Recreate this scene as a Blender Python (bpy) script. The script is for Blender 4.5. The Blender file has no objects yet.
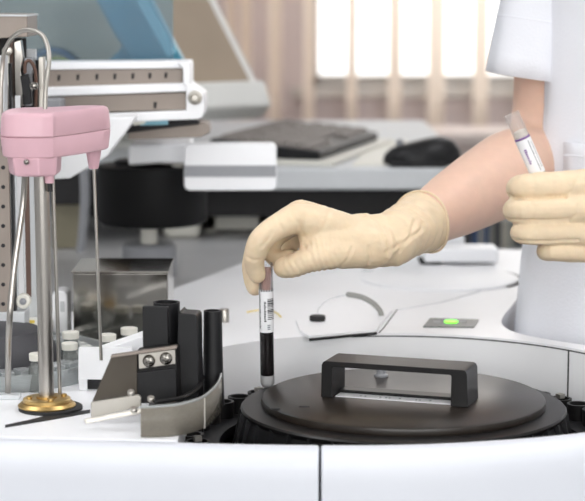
import bpy, bmesh, math, random
from mathutils import Vector, Matrix, noise
random.seed(7)
R = math.radians
C = bpy.context.scene.collection
sc = bpy.context.scene
# ------------------------------------------------------------------ camera
CAMZ, PITCH, FPX = 1.25, R(7.95), 1900.0
def W(px, py, Y=None, z=None):
    """world point on the sight line of a photo pixel, at distance Y or at height z (relative to eye height)"""
    u, v = (px-292.5)/FPX, -(py-250.5)/FPX
    d = Vector((u, math.cos(PITCH)+v*math.sin(PITCH), -math.sin(PITCH)+v*math.cos(PITCH)))
    t = Y/d.y if Y is not None else z/d.z
    return Vector((d.x*t, d.y*t, d.z*t+CAMZ))
Z = lambda dz: CAMZ+dz
cam = bpy.data.cameras.new('camera'); co = bpy.data.objects.new('camera', cam); C.objects.link(co)
co.location = (0, 0, CAMZ); co.rotation_euler = (R(90)-PITCH, 0, 0)
cam.sensor_width = 36; cam.lens = FPX/585*36; cam.clip_start = .05
cam.dof.use_dof = True; cam.dof.focus_distance = 1.63; cam.dof.aperture_fstop = 8.0
sc.camera = co
sc.view_settings.view_transform = 'Standard'; sc.view_settings.look = 'None'
sc.view_settings.gamma = 1; sc.view_settings.use_curve_mapping = False
sc.view_settings.exposure = 0.0
# ------------------------------------------------------------------ materials
def lin(c):
    return tuple((x/255/12.92 if x/255 <= .04045 else ((x/255+.055)/1.055)**2.4) for x in c)+(1,)
def mat(name, rgb, rough=.5, metal=0, var=.04, vscale=30, bump=0, bscale=200, stretch=None, coat=0, emit=0, sss=0, spec=.5):
    m = bpy.data.materials.new(name); m.use_nodes = True
    nt = m.node_tree; b = nt.nodes['Principled BSDF']; L = nt.links.new
    c = lin(rgb)
    b.inputs['Roughness'].default_value = rough; b.inputs['Metallic'].default_value = metal
    b.inputs['Coat Weight'].default_value = coat; b.inputs['Specular IOR Level'].default_value = spec
    tc = nt.nodes.new('ShaderNodeTexCoord'); mp = nt.nodes.new('ShaderNodeMapping')
    L(tc.outputs['Object'], mp.inputs['Vector'])
    if stretch: mp.inputs['Scale'].default_value = stretch
    n = nt.nodes.new('ShaderNodeTexNoise'); n.inputs['Scale'].default_value = vscale; n.inputs['Detail'].default_value = 4
    L(mp.outputs['Vector'], n.inputs['Vector'])
    r = nt.nodes.new('ShaderNodeValToRGB')
    r.color_ramp.elements[0].color = tuple(max(0, x*(1-var)) for x in c[:3])+(1,)
    r.color_ramp.elements[1].color = tuple(min(1, x*(1+var)) for x in c[:3])+(1,)
    r.color_ramp.elements[0].position = .3; r.color_ramp.elements[1].position = .7
    L(n.outputs['Fac'], r.inputs['Fac']); L(r.outputs['Color'], b.inputs['Base Color'])
    if bump:
        n2 = nt.nodes.new('ShaderNodeTexNoise'); n2.inputs['Scale'].default_value = bscale; n2.inputs['Detail'].default_value = 3
        L(mp.outputs['Vector'], n2.inputs['Vector'])
        bp = nt.nodes.new('ShaderNodeBump'); bp.inputs['Strength'].default_value = bump; bp.inputs['Distance'].default_value = .002
        L(n2.outputs['Fac'], bp.inputs['Height']); L(bp.outputs['Normal'], b.inputs['Normal'])
    if emit:
        b.inputs['Emission Color'].default_value = c; b.inputs['Emission Strength'].default_value = emit
    if sss:
        b.inputs['Subsurface Weight'].default_value = sss; b.inputs['Subsurface Radius'].default_value = (.01, .004, .002); b.inputs['Subsurface Scale'].default_value = .5
    return m
def clear(name, rgb, opacity=.2, rough=.03, gl=.6):
    """thin clear plastic / glass sheet: tinted see-through with a reflection that grows at grazing angles"""
    m = bpy.data.materials.new(name); m.use_nodes = True; nt = m.node_tree; L = nt.links.new
    nt.nodes.remove(nt.nodes['Principled BSDF']); out = nt.nodes['Material Output']
    t = nt.nodes.new('ShaderNodeBsdfTransparent'); t.inputs['Color'].default_value = lin(rgb)
    d = nt.nodes.new('ShaderNodeBsdfDiffuse'); d.inputs['Color'].default_value = lin(rgb)
    g = nt.nodes.new('ShaderNodeBsdfGlossy'); g.inputs['Roughness'].default_value = rough
    lw = nt.nodes.new('ShaderNodeLayerWeight'); lw.inputs['Blend'].default_value = .25
    n = nt.nodes.new('ShaderNodeTexNoise'); n.inputs['Scale'].default_value = 25
    mr = nt.nodes.new('ShaderNodeMapRange'); mr.inputs['To Min'].default_value = opacity*.85; mr.inputs['To Max'].default_value = opacity*1.15
    L(n.outputs['Fac'], mr.inputs['Value'])
    a = nt.nodes.new('ShaderNodeMixShader'); L(mr.outputs['Result'], a.inputs['Fac']); L(t.outputs[0], a.inputs[1]); L(d.outputs[0], a.inputs[2])
    mu = nt.nodes.new('ShaderNodeMath'); mu.operation = 'MULTIPLY'; mu.inputs[1].default_value = gl; L(lw.outputs['Fresnel'], mu.inputs[0])
    e = nt.nodes.new('ShaderNodeMixShader'); L(mu.outputs[0], e.inputs['Fac']); L(a.outputs[0], e.inputs[1]); L(g.outputs[0], e.inputs[2])
    L(e.outputs[0], out.inputs['Surface'])
    return m
M = dict(
 white=mat('white_plastic', (247, 248, 250), .38, var=.015, vscale=12),
 front=mat('panel_white', (222, 225, 232), .42, var=.012, vscale=8),
 offwhite=mat('cream_plastic', (226, 224, 214), .45, var=.03),
 wall=mat('wall_paint', (222, 222, 222), .8, var=.03, vscale=4, bump=.05),
 wallb=mat('wall_lavender', (236, 225, 225), .8, var=.03, vscale=4, bump=.05),
 ceil=mat('ceiling_paint', (235, 235, 232), .9, var=.02, vscale=3),
 floor=mat('floor_vinyl', (84, 84, 88), .4, var=.12, vscale=14),
 sill=mat('sill_stone', (222, 208, 201), .5, var=.05),
 slat=mat('blind_fabric', (248, 236, 222), .85, var=.03, vscale=40, bump=.1, bscale=500),
 frame=mat('window_frame', (225, 222, 218), .5, var=.02),
 black=mat('black_plastic', (22, 22, 24), .42, var=.15, vscale=60, bump=.05, bscale=900, spec=.35),
 satin=mat('black_satin', (24, 23, 23), .36, var=.15, vscale=50, bump=.04, bscale=900, spec=.35),
 lid=mat('lid_plastic', (40, 34, 29), .3, var=.12, vscale=35, bump=.06, bscale=1200),
 rubber=mat('rubber', (28, 28, 28), .65, var=.1),
 dark=mat('dark_panel', (40, 39, 40), .6, var=.08, spec=.3),
 steel=mat('brushed_steel', (176, 172, 166), .28, 1, var=.08, vscale=60, stretch=(1, 1, .05)),
 mirror=mat('polished_steel', (150, 147, 141), .1, 1, var=.05, vscale=20),
 satinsteel=mat('satin_steel', (190, 186, 178), .42, 1, var=.06),
 taupe=mat('taupe_metal', (150, 139, 130), .5, .2, var=.05),
 brass=mat('brass', (196, 166, 108), .36, 1, var=.1, vscale=90),
 pink=mat('pink_plastic', (220, 178, 188), .42, var=.02, vscale=30, sss=.0),
 grey=mat('grey_plastic', (150, 152, 156), .5, var=.05),
 bench=mat('grey_bench', (182, 182, 182), .35, var=.06, vscale=9),
 paleg=mat('pale_grey', (205, 208, 210), .45, var=.03),
 khaki=mat('khaki_paint', (128, 122, 102), .6, var=.06),
 brown=mat('brown_cable', (92, 66, 54), .5, var=.1),
 bluep=mat('blue_plastic', (64, 138, 160), .4, var=.05),
 cyanp=mat('light_blue_plastic', (135, 190, 206), .4, var=.04),
 screen=mat('screen_taupe', (156, 140, 122), .4, var=.08, vscale=6),
 bezel=mat('bezel', (222, 222, 218), .45, var=.02),
 key=mat('key_grey', (128, 121, 116), .5, var=.1),
 glove=mat('latex', (230, 208, 176), .55, var=.035, vscale=120, bump=.22, bscale=260, sss=.12),
 skin=mat('skin', (228, 191, 170), .5, var=.025, vscale=90, bump=.12, bscale=600, sss=.15),
 coat=mat('white_cotton', (234, 236, 242), .85, var=.02, vscale=18, bump=.22, bscale=420),
 trouser=mat('trouser_cotton', (225, 227, 232), .85, var=.03, bump=.2, bscale=300),
 shoe=mat('shoe_white', (220, 220, 220), .5, var=.03),
 hair=mat('brown_hair', (70, 48, 34), .45, var=.25, vscale=200, stretch=(1, 1, .1)),
 blood=mat('dark_blood', (14, 6, 7), .25, var=.2, spec=.3),
 gel=clear('gel', (225, 225, 225), .6, .1, .5),
 paper=mat('label_paper', (238, 238, 240), .6, var=.02, vscale=80),
 ink=mat('black_ink', (22, 22, 24), .6, var=.1),
 purple=mat('purple_ink', (120, 80, 150), .6, var=.1),
 yellow=mat('yellow_plastic', (226, 200, 90), .5, var=.05),
 greyhose=mat('grey_hose', (150, 150, 146), .5, var=.05),
 led=mat('green_led', (120, 255, 60), .3, emit=2.2),
 ledlab=mat('led_label', (88, 92, 90), .35, var=.1),
 tubeglass=clear('tube_glass', (252, 252, 252), .008, .02, .6),
 tubeclear=clear('empty_tube', (250, 248, 247), .11, .03, .3),
 acrylic=clear('clear_acrylic', (214, 216, 214), .16, .05, .7),
 smoke=clear('smoked_acrylic', (176, 170, 158), .42, .08, .7),
 hood=clear('tinted_hood', (206, 222, 230), .10, .1, .3),
 pane=clear('window_pane', (250, 250, 250), .02, .01, .3),
 cup=clear('cuvette_plastic', (232, 236, 236), .35, .06, .9),
 b1=mat('binder_blue', (70, 92, 130), .6), b2=mat('binder_grey', (150, 150, 142), .6), b3=mat('binder_dark', (72, 74, 76), .6), b4=mat('binder_cream', (205, 200, 186), .6),
 lamp=mat('lamp_diffuser', (252, 252, 255), .5, emit=7.4, var=0),
)
m_ = M['slat']; nt_ = m_.node_tree; b_ = nt_.nodes['Principled BSDF']; o_ = nt_.nodes['Material Output']
tl_ = nt_.nodes.new('ShaderNodeBsdfTranslucent'); tl_.inputs['Color'].default_value = lin((250, 240, 228)); mx_ = nt_.nodes.new('ShaderNodeMixShader'); mx_.inputs['Fac'].default_value = .5
nt_.links.new(b_.outputs[0], mx_.inputs[1]); nt_.links.new(tl_.outputs[0], mx_.inputs[2]); nt_.links.new(mx_.outputs[0], o_.inputs['Surface'])
# ------------------------------------------------------------------ mesh helpers
class MB:
    def __init__(s): s.v = []; s.f = []
    def add(s, vs, fs):
        o = len(s.v); s.v += [Vector(v) for v in vs]; s.f += [tuple(i+o for i in f) for f in fs]; return s
    def box(s, a, b, rz=0, c=None):
        a, b = Vector(a), Vector(b); c = Vector(c) if c else (a+b)/2; m = Matrix.Rotation(rz, 3, 'Z')
        vs = [Vector((x, y, z)) for z in (a.z, b.z) for y in (a.y, b.y) for x in (a.x, b.x)]
        vs = [m@(v-c)+c for v in vs]
        return s.add(vs, [(0, 2, 3, 1), (4, 5, 7, 6), (0, 1, 5, 4), (1, 3, 7, 5), (3, 2, 6, 7), (2, 0, 4, 6)])
    def prism(s, pts, lo, hi):
        """plan polygon (x,y) extruded between heights"""
        n = len(pts)
        vs = [(p[0], p[1], lo) for p in pts]+[(p[0], p[1], hi) for p in pts]
        return s.add(vs, [tuple(range(n-1, -1, -1)), tuple(range(n, 2*n))]+[(i, (i+1) % n, n+(i+1) % n, n+i) for i in range(n)])
    def slab(s, pts, off):
        """any planar polygon given as 3-D points, thickened by the vector off"""
        off = Vector(off); n = len(pts); vs = [Vector(p) for p in pts]; vs = vs+[v+off for v in vs]
        return s.add(vs, [tuple(range(n-1, -1, -1)), tuple(range(n, 2*n))]+[(i, (i+1) % n, n+(i+1) % n, n+i) for i in range(n)])
    def lathe(s, c, prof, n=48, axis=(0, 0, 1), a0=0, a1=2*math.pi):
        c = Vector(c); q = Vector((0, 0, 1)).rotation_difference(Vector(axis).normalized()).to_matrix()
        full = abs(a1-a0-2*math.pi) < 1e-6; k = n if full else n+1
        vs = []
        for (r, z) in prof:
            for i in range(k):
                a = a0+(a1-a0)*i/n; vs.append(q@Vector((r*math.cos(a), r*math.sin(a), z))+c)
        fs = []
        for j in range(len(prof)-1):
            for i in range(n):
                i2 = (i+1) % k
                fs.append((j*k+i, j*k+i2, (j+1)*k+i2, (j+1)*k+i))
        if full:
            if prof[0][0] > 1e-5: fs.append(tuple(range(k-1, -1, -1)))
            if prof[-1][0] > 1e-5: fs.append(tuple((len(prof)-1)*k+i for i in range(k)))
        return s.add(vs, fs)
    def cyl(s, a, b, r, n=24, r2=None):
        a, b = Vector(a), Vector(b); h = (b-a).length
        return s.lathe(a, [(r, 0), (r if r2 is None else r2, h)], n, b-a)
    def tube(s, pts, rad, n=12, sub=6, round_caps=True, sq=(1, 1), up=None, caps=True):
        """swept round tube through points, smooth; rad one radius or one per point"""
        pts = [Vector(p) for p in pts]
        if not hasattr(rad, '__len__'): rad = [rad]*len(pts)
        P, Q = [], []
        for i in range(len(pts)-1):
            p0 = pts[max(i-1, 0)]; p1 = pts[i]; p2 = pts[i+1]; p3 = pts[min(i+2, len(pts)-1)]
            for k in range(sub):
                t = k/sub
                P.append(.5*((2*p1)+(p2-p0)*t+(2*p0-5*p1+4*p2-p3)*t*t+(3*p1-p0-3*p2+p3)*t**3)); Q.append(rad[i]*(1-t)+rad[i+1]*t)
        P.append(pts[-1]); Q.append(rad[-1])
        T = [(P[min(i+1, len(P)-1)]-P[max(i-1, 0)]).normalized() for i in range(len(P))]
        if round_caps:
            pre = [(P[0]-T[0]*Q[0]*math.sin(a), Q[0]*math.cos(a)) for a in (R(88), R(60), R(30))]
            post = [(P[-1]+T[-1]*Q[-1]*math.sin(a), Q[-1]*math.cos(a)) for a in (R(30), R(60), R(88))]
            P = [p for p, q in pre]+P+[p for p, q in post]; Q = [q for p, q in pre]+Q+[q for p, q in post]
            T = [T[0]]*3+T+[T[-1]]*3
        u = Vector(up) if up else (Vector((0, 0, 1)) if abs(T[0].z) < .9 else Vector((1, 0, 0)))
        vs, fs = [], []
        for i in range(len(P)):
            u = (u-T[i]*u.dot(T[i])).normalized(); w = T[i].cross(u)
            for k in range(n):
                a = 2*math.pi*k/n; vs.append(P[i]+(u*math.cos(a)*sq[0]+w*math.sin(a)*sq[1])*Q[i])
        for i in range(len(P)-1):
            for k in range(n):
                k2 = (k+1) % n; fs.append((i*n+k, i*n+k2, (i+1)*n+k2, (i+1)*n+k))
        if caps:
            fs.append(tuple(range(n-1, -1, -1))); fs.append(tuple((len(P)-1)*n+k for k in range(n)))
        return s.add(vs, fs)
    def sphere(s, c, r, sc3=(1, 1, 1), n=20):
        pr = [(max(1e-6, math.sin(math.pi*i/12)), -math.cos(math.pi*i/12)) for i in range(13)]
        t = MB().lathe((0, 0, 0), pr, n)
        return s.add([Vector((v.x*r*sc3[0], v.y*r*sc3[1], v.z*r*sc3[2]))+Vector(c) for v in t.v], t.f)
def wloc(o):
    l = Vector((0, 0, 0))
    while o: l += o.location; o = o.parent
    return l
def put(name, mb, m, parent=None, bev=0, smooth=True, seg=2, solid=0, mesh=None):
    """links one mesh; a top-level mesh gets its origin at the middle of its base, a child keeps its thing's origin"""
    vs = mb.v if mb else None
    if mesh is None:
        me = bpy.data.meshes.new(name)
        off = wloc(parent) if parent else Vector(((min(v.x for v in vs)+max(v.x for v in vs))/2, (min(v.y for v in vs)+max(v.y for v in vs))/2, min(v.z for v in vs)))
        me.from_pydata([tuple(v-off) for v in vs], [], mb.f)
        bm = bmesh.new(); bm.from_mesh(me); bmesh.ops.remove_doubles(bm, verts=bm.verts, dist=1e-6); bmesh.ops.recalc_face_normals(bm, faces=bm.faces); bm.to_mesh(me); bm.free()
    else:
        me = mesh; off = wloc(parent) if parent else Vector((0, 0, 0)); me.transform(Matrix.Translation(-off)); me.name = name
    me.materials.append(m if not isinstance(m, str) else M[m])
    o = bpy.data.objects.new(name, me); C.objects.link(o)
    if parent: o.parent = parent
    else: o.location = off
    if smooth:
        for p in me.polygons: p.use_smooth = True
        if mesh is None:
            me.set_sharp_from_angle(angle=R(38))
    if solid:
        sm = o.modifiers.new('solid', 'SOLIDIFY'); sm.thickness = solid; sm.offset = 0
    if bev:
        b = o.modifiers.new('bevel', 'BEVEL'); b.width = bev; b.segments = seg; b.limit_method = 'ANGLE'; b.angle_limit = R(40); b.harden_normals = True
    return o
def tag(o, label=None, cat=None, group=None, kind=None):
    if label: o['label'] = label
    if cat: o['category'] = cat
    if group: o['group'] = group
    if kind: o['kind'] = kind
    return o
def thing(name, loc, label, cat, group=None):
    o = bpy.data.objects.new(name, None); C.objects.link(o); o.location = loc; o.empty_display_size = .05
    return tag(o, label, cat, group)
def struct(name, mb, m, parent=None, **k):
    o = put(name, mb, m, parent, **k); 
    if not parent: o['kind'] = 'structure'
    return o
def copy_tree(o, parent=None):
    c = o.copy(); C.objects.link(c); c.parent = parent
    for ch in list(o.children): copy_tree(ch, c)
    return c
def blob(name, mb, voxel, m, parent, smooth_it=6, deform=None):
    """fuses overlapping closed shapes into one continuous skin"""
    me = bpy.data.meshes.new(name+'_src'); me.from_pydata([tuple(v) for v in mb.v], [], mb.f)
    bm = bmesh.new(); bm.from_mesh(me); bmesh.ops.recalc_face_normals(bm, faces=bm.faces); bm.to_mesh(me); bm.free()
    t = bpy.data.objects.new(name+'_src', me); C.objects.link(t)
    r = t.modifiers.new('r', 'REMESH'); r.mode = 'VOXEL'; r.voxel_size = voxel
    s = t.modifiers.new('s', 'SMOOTH'); s.iterations = smooth_it; s.factor = .5
    dg = bpy.context.evaluated_depsgraph_get(); dg.update()
    out = bpy.data.meshes.new_from_object(t.evaluated_get(dg))
    bpy.data.objects.remove(t)
    if deform:
        nn = [v.normal.copy() for v in out.vertices]
        for v, n in zip(out.vertices, nn):
            v.co = v.co+n*deform(v.co)
    return put(name, None, m, parent, mesh=out)
def cr(pts, sub=8):
    """smooth plan curve through points"""
    out = []
    for i in range(len(pts)-1):
        p0, p1, p2, p3 = [Vector(pts[j]) for j in (max(i-1, 0), i, i+1, min(i+2, len(pts)-1))]
        for k in range(sub):
            t = k/sub; out.append(.5*((2*p1)+(p2-p0)*t+(2*p0-5*p1+4*p2-p3)*t*t+(3*p1-p0-3*p2+p3)*t**3))
    return out+[Vector(pts[-1])]

# ================================================================== ROOM
X0, X1, Y0, Y1, H = -2.8, 2.6, -2.2, 5.4, 2.75
struct('floor', MB().box((X0, Y0, -.1), (X1, Y1, 0)), 'floor', smooth=False)
struct('ceiling', MB().box((X0, Y0, H), (X1, Y1, H+.1)), 'ceil', smooth=False)
struct('wall_left', MB().box((X0-.1, Y0, 0), (X0, Y1, H)), 'wall', smooth=False)
struct('wall_right', MB().box((X1, Y0, 0), (X1+.1, Y1, H)), 'wall', smooth=False)
fx0, fx1, fz0, fz1 = -1.9, 2.3, .95, 2.4
struct('wall_front', MB().box((X0, Y0-.1, 0), (fx0, Y0, H)).box((fx1, Y0-.1, 0), (X1, Y0, H)).box((fx0, Y0-.1, 0), (fx1, Y0, fz0)).box((fx0, Y0-.1, fz1), (fx1, Y0, H)), 'wall', smooth=False)
w2 = thing('fill_window', ((fx0+fx1)/2, Y0-.05, fz0), None, None); w2['kind'] = 'structure'  # unseen window, added behind the camera to give frontal fill
f2_ = MB()
for a, b in (((fx0, fz0), (fx1, fz0+.05)), ((fx0, fz1-.05), (fx1, fz1)), ((fx0, fz0), (fx0+.05, fz1)), ((fx1-.05, fz0), (fx1, fz1)), ((.17, fz0), (.23, fz1))):
    f2_.box((a[0], Y0-.08, a[1]), (b[0], Y0-.02, b[1]))
put('window_frame', f2_, 'frame', w2, smooth=False)
dl = bpy.data.lights.new('front_fill_light', 'AREA'); dl.shape = 'RECTANGLE'; dl.size = fx1-fx0; dl.size_y = fz1-fz0; dl.energy = 58; dl.color = (.97, .985, 1)  # area light added in the invented opening to brighten camera-facing surfaces
dlo = bpy.data.objects.new('front_fill_light', dl); C.objects.link(dlo); dlo.location = ((fx0+fx1)/2, Y0-.12, (fz0+fz1)/2); dlo.rotation_euler = (R(90), 0, 0)
wx0, wx1, wz0, wz1 = W(309, 86, Y=Y1).x, 1.75, W(320, 87, Y=Y1).z, 2.25
wl = MB().box((X0, Y1, 0), (wx0, Y1+.15, H)).box((wx1, Y1, 0), (X1, Y1+.15, H)).box((wx0, Y1, 0), (wx1, Y1+.15, wz0)).box((wx0, Y1, wz1), (wx1, Y1+.15, H))
struct('wall_back', wl, 'wallb', smooth=False)
win = thing('window_1', ((wx0+wx1)/2, Y1+.1, wz0), None, None); win['kind'] = 'structure'
fr = MB()
for a, b in (((wx0, wz0), (wx1, wz0+.03)), ((wx0, wz1-.05), (wx1, wz1)), ((wx0, wz0), (wx0+.03, wz1)), ((wx1-.05, wz0), (wx1, wz1)), ((.95, wz0), (1.0, wz1))):
    fr.box((a[0], Y1+.08, a[1]), (b[0], Y1+.13, b[1]))
put('window_frame', fr, 'frame', win, smooth=False)
put('window_pane', MB().box((wx0, Y1+.1, wz0), (wx1, Y1+.105, wz1)), 'pane', win, smooth=False)
put('window_sill', MB().box((wx0-.05, Y1-.03, wz0-.03), (wx1+.05, Y1+.08, wz0)), 'frame', win, bev=.004)
struct('baseboard_back', MB().box((X0, Y1-.015, 0), (X1, Y1, .08)), 'frame', smooth=False)
# vertical blind in front of the window wall
yb = Y1-.13
bl = thing('vertical_blind', (.6, yb, .85), 'beige vertical slat blind hanging in front of the bright window', 'window blind')
put('headrail', MB().box((-.75, yb-.03, 2.42), (1.6, yb+.03, 2.46)), 'frame', bl, bev=.004)
zb = W(400, 129, Y=yb).z
xs = [(163, 16), (196, 14), (231, 9), (246, 10), (275, 13), (309, 11), (352, 11), (395, 15), (436.5, 19), (481, 18), (524, 16), (566, 16), (608, 16), (650, 16), (692, 16), (735, 16), (778, 16)]
for px, w in xs:
    x = W(px, 60, Y=yb).x; hw = w*yb/FPX/2; d = .0445; ang = math.acos(min(1, hw/d))
    s = MB(); dirv = Vector((math.cos(ang), math.sin(ang), 0)); nn = Vector((-math.sin(ang), math.cos(ang), 0))
    n = 6; vs = []
    for zz in (zb+random.uniform(-.004, .004), 2.42):
        for i in range(n+1):
            t = -1+2*i/n; p = Vector((x, yb, zz))+dirv*d*t+nn*.006*(1-t*t); vs.append(p)
    s.add(vs, [(i, i+1, n+2+i, n+1+i) for i in range(n)])
    put('slat', s, 'slat', bl)
# radiator cover / low cabinet under the window
cz = W(430, 131, Y=5.0).z
cab = thing('low_cabinet', (.5, 5.15, 0), 'long pinkish beige low cabinet below the window behind the mouse', 'cabinet')
put('carcass', MB().box((-.9, 4.95, 0), (1.9, 5.18, cz-.03)), 'sill', cab, bev=.003)
put('cabinet_top', MB().box((-.92, 4.92, cz-.03), (1.92, 5.19, cz)), 'sill', cab, bev=.004)
for i in range(5):
    d = put('door', MB().box((-.87+i*.555, 4.935, .08), (-.33+i*.555, 4.95, cz-.05)), 'sill', cab, bev=.003)
    put('handle', MB().box((-.4+i*.555, 4.92, .5), (-.385+i*.555, 4.935, .62)), 'satinsteel', d, bev=.002)
# ceiling lights
k = 0
for x in (-1.3, .9):
    for y in (-.9, 1.6, 4.55):
        side = 'left' if x < 0 else 'right'; row = ('nearest the camera', 'above the analyzer', 'nearest the window')[k % 3]; k += 1
        t = thing('ceiling_light', (x, y, H), 'white square ceiling light panel on the %s, %s' % (side, row), 'ceiling light', 'ceiling light panels')
        put('light_frame', MB().box((x-.42, y-.42, H-.03), (x-.4, y+.42, H)).box((x+.4, y-.42, H-.03), (x+.42, y+.42, H)).box((x-.42, y-.42, H-.03), (x+.42, y-.4, H)).box((x-.42, y+.4, H-.03), (x+.42, y+.42, H)), 'frame', t, smooth=False)
        put('diffuser', MB().box((x-.4, y-.4, H-.02), (x+.4, y+.4, H-.012)), 'lamp', t, smooth=False)
# ================================================================== ANALYZER
CX, CY = .0931, 1.5667
RW = .213
zt, zf, zl, zfl = Z(-.328), Z(-.385), Z(-.345), Z(-.350)
an = thing('analyzer', (.0, 1.9, 0), 'large white clinical analyzer with a round recess filling the foreground', 'analyzer')
inner = cr([(-.75, 1.475), (-.5, 1.455), (-.226, 1.4325), (-.1, 1.421), (.021, 1.4115), (.12, 1.4185), (.2277, 1.454), (.32, 1.52), (.38, 1.60)], 10)
prof = [(0, -.41), (0, -.350), (.0025, -.3462), (.007, -.345), (.014, -.3455), (.020, -.348), (.0245, -.353), (.0265, -.360), (.027, -.37), (.027, -1.19)]
def panel(pts):
    mb = MB(); vs = []; n = len(prof)
    for i, p in enumerate(pts):
        t = (pts[min(i+1, len(pts)-1)]-pts[max(i-1, 0)]).normalized(); nm = Vector((t.y, -t.x))
        for (d, z) in prof: vs.append(Vector((p.x+nm.x*d, p.y+nm.y*d, Z(z))))
    fs = [(i*n+j, i*n+j+1, (i+1)*n+j+1, (i+1)*n+j) for i in range(len(pts)-1) for j in range(n-1)]
    fs += [tuple(range(n)), tuple((len(pts)-1)*n+j for j in range(n))]
    return mb.add(vs, fs)
seam = min(range(len(inner)), key=lambda i: abs(inner[i].x-.0192))
L_ = inner[:seam+1]; L_[-1] = Vector((inner[seam].x-.0007, inner[seam].y)); R_ = inner[seam:]; R_[0] = Vector((inner[seam].x+.0007, inner[seam].y))
put('front_panel', panel(L_), 'front', an, bev=.0018); put('front_panel', panel(R_), 'front', an, bev=.0018)
# lower left deck
xe = -.088
fl = [p+Vector((0, .0006)) for p in inner if p.x < xe-.002]
ye = 1.4208
deckpts = [(p.x, p.y) for p in fl]+[(xe, ye), (xe, 1.679), (-.13, 1.72), (-.16, 2.0), (-.75, 2.0)]
put('lower_deck', MB().prism(deckpts, zl-.045, zl), 'white', an)
# upper deck with the round bite for the carousel and the curved bite for the operator
th0 = math.atan2(1.679-CY, xe-CX); arc = [(CX+RW*math.cos(a), CY+RW*math.sin(a)) for a in [th0+(R(-5)-th0)*i/60 for i in range(61)]]
wb = cr([W(p, q, z=-.328).xy for p, q in ((585, 345), (552, 340), (520, 333.6), (506, 328), (501.5, 322), (504, 315), (514, 303), (526, 285), (535, 265), (535, 254), (528, 249.5))], 6)
rear = [W(p, q, z=-.328).xy for p, q in ((440, 248.5), (300, 249), (262, 258), (245, 262), (168, 291))]
up = arc+[(CX+RW+.02, CY-.03), (.335, 1.62)]+[(p.x, p.y) for p in wb]+[(p.x, p.y) for p in rear]+[(-.17, 1.95), (-.135, 1.73)]
put('upper_deck', MB().prism(up, zf-.03, zt), 'white', an)
def front_y(x):
    for p, q in zip(inner[:-1], inner[1:]):
        if p.x <= x <= q.x: return p.y+(q.y-p.y)*(x-p.x)/(q.x-p.x)
    return inner[-1].y
def behind(mb, gap=.0015):
    for v in mb.v: v.y = max(v.y, front_y(v.x)+gap)
    return mb
put('recess_floor', behind(MB().lathe((CX, CY, zf-.03), [(0, 0), (RW-.001, 0), (RW-.001, .026), (0, .026)], 96)), 'black', an)
# seams in the white covers
def strip(path, w, m, name, h=.0006, zz=zt):
    mb = MB(); vs = []
    for i, p in enumerate(path):
        t = (path[min(i+1, len(path)-1)]-path[max(i-1, 0)]).normalized(); n = Vector((t.y, -t.x))*w/2
        vs += [(p.x+n.x, p.y+n.y, zz+h), (p.x-n.x, p.y-n.y, zz+h), (p.x+n.x, p.y+n.y, zz-.001), (p.x-n.x, p.y-n.y, zz-.001)]
    k = len(path); fs = []
    for i in range(k-1):
        a, b = i*4, (i+1)*4; fs += [(a, a+1, b+1, b), (a, b, b+2, a+2), (a+1, a+3, b+3, b+1), (a+2, b+2, b+3, a+3)]
    fs += [(0, 2, 3, 1), ((k-1)*4, (k-1)*4+1, (k-1)*4+3, (k-1)*4+2)]
    return put(name, mb.add(vs, fs), m, an)
def P2(*pp): return [W(p, q, z=-.328).xy for p, q in pp]
rim = [Vector((CX+(RW-.0002)*math.cos(a), CY+(RW-.0002)*math.sin(a))) for a in [R(100)+(R(0)-R(100))*i/40 for i in range(41)]]
mb = MB(); k = len(rim); vs = []
for p in rim: vs += [(p.x, p.y, zt-.0022), (p.x, p.y, zt-.0034), (p.x+(p.x-CX)*.01, p.y+(p.y-CY)*.01, zt-.0022), (p.x+(p.x-CX)*.01, p.y+(p.y-CY)*.01, zt-.0034)]
fs = []
for i in range(k-1):
    a, b = i*4, i*4+4; fs += [(a, a+1, b+1, b), (a, b, b+2, a+2), (a+1, a+3, b+3, b+1), (a+2, b+2, b+3, a+3)]
put('seam', mb.add(vs, fs), 'dark', an)
a = R(41.5); mb = MB().box((-.0006, -.0006, zf), (.0006, .0006, zt-.003)); mb.v = [v+Vector((CX+(RW-.0003)*math.cos(a), CY+(RW-.0003)*math.sin(a), 0)) for v in mb.v]
put('seam', mb, 'dark', an)
strip(P2((379, 333), (383, 329), (397, 310)), .0009, 'dark', 'seam')
strip(P2((362, 271), (420, 271), (470, 268)), .0025, 'grey', 'seam')
strip(P2((397, 310), (440, 303), (478, 292), (500, 279)), .0012, 'paleg', 'seam')
# hinged flap panel next to the recess (slightly raised)
fp = P2((300, 333.0), (309, 338.4), (376, 332.3), (392, 312), (385, 311), (320, 313.5), (296, 322))
fp = [CX*0+p.x for p in fp] and [(p.x, p.y) for p in fp]
put('flap', MB().prism(fp, zt, zt+.0024), 'white', an)
a0 = W(309, 340, z=-.328); b0 = W(377, 333.5, z=-.328)
put('flap_gap', MB().slab([a0+Vector((0, -.0008, -.001)), b0+Vector((0, -.0008, -.001)), b0+Vector((0, -.0008, .0012)), a0+Vector((0, -.0008, .0012))], (0, .003, 0)), 'ink', an)
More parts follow.
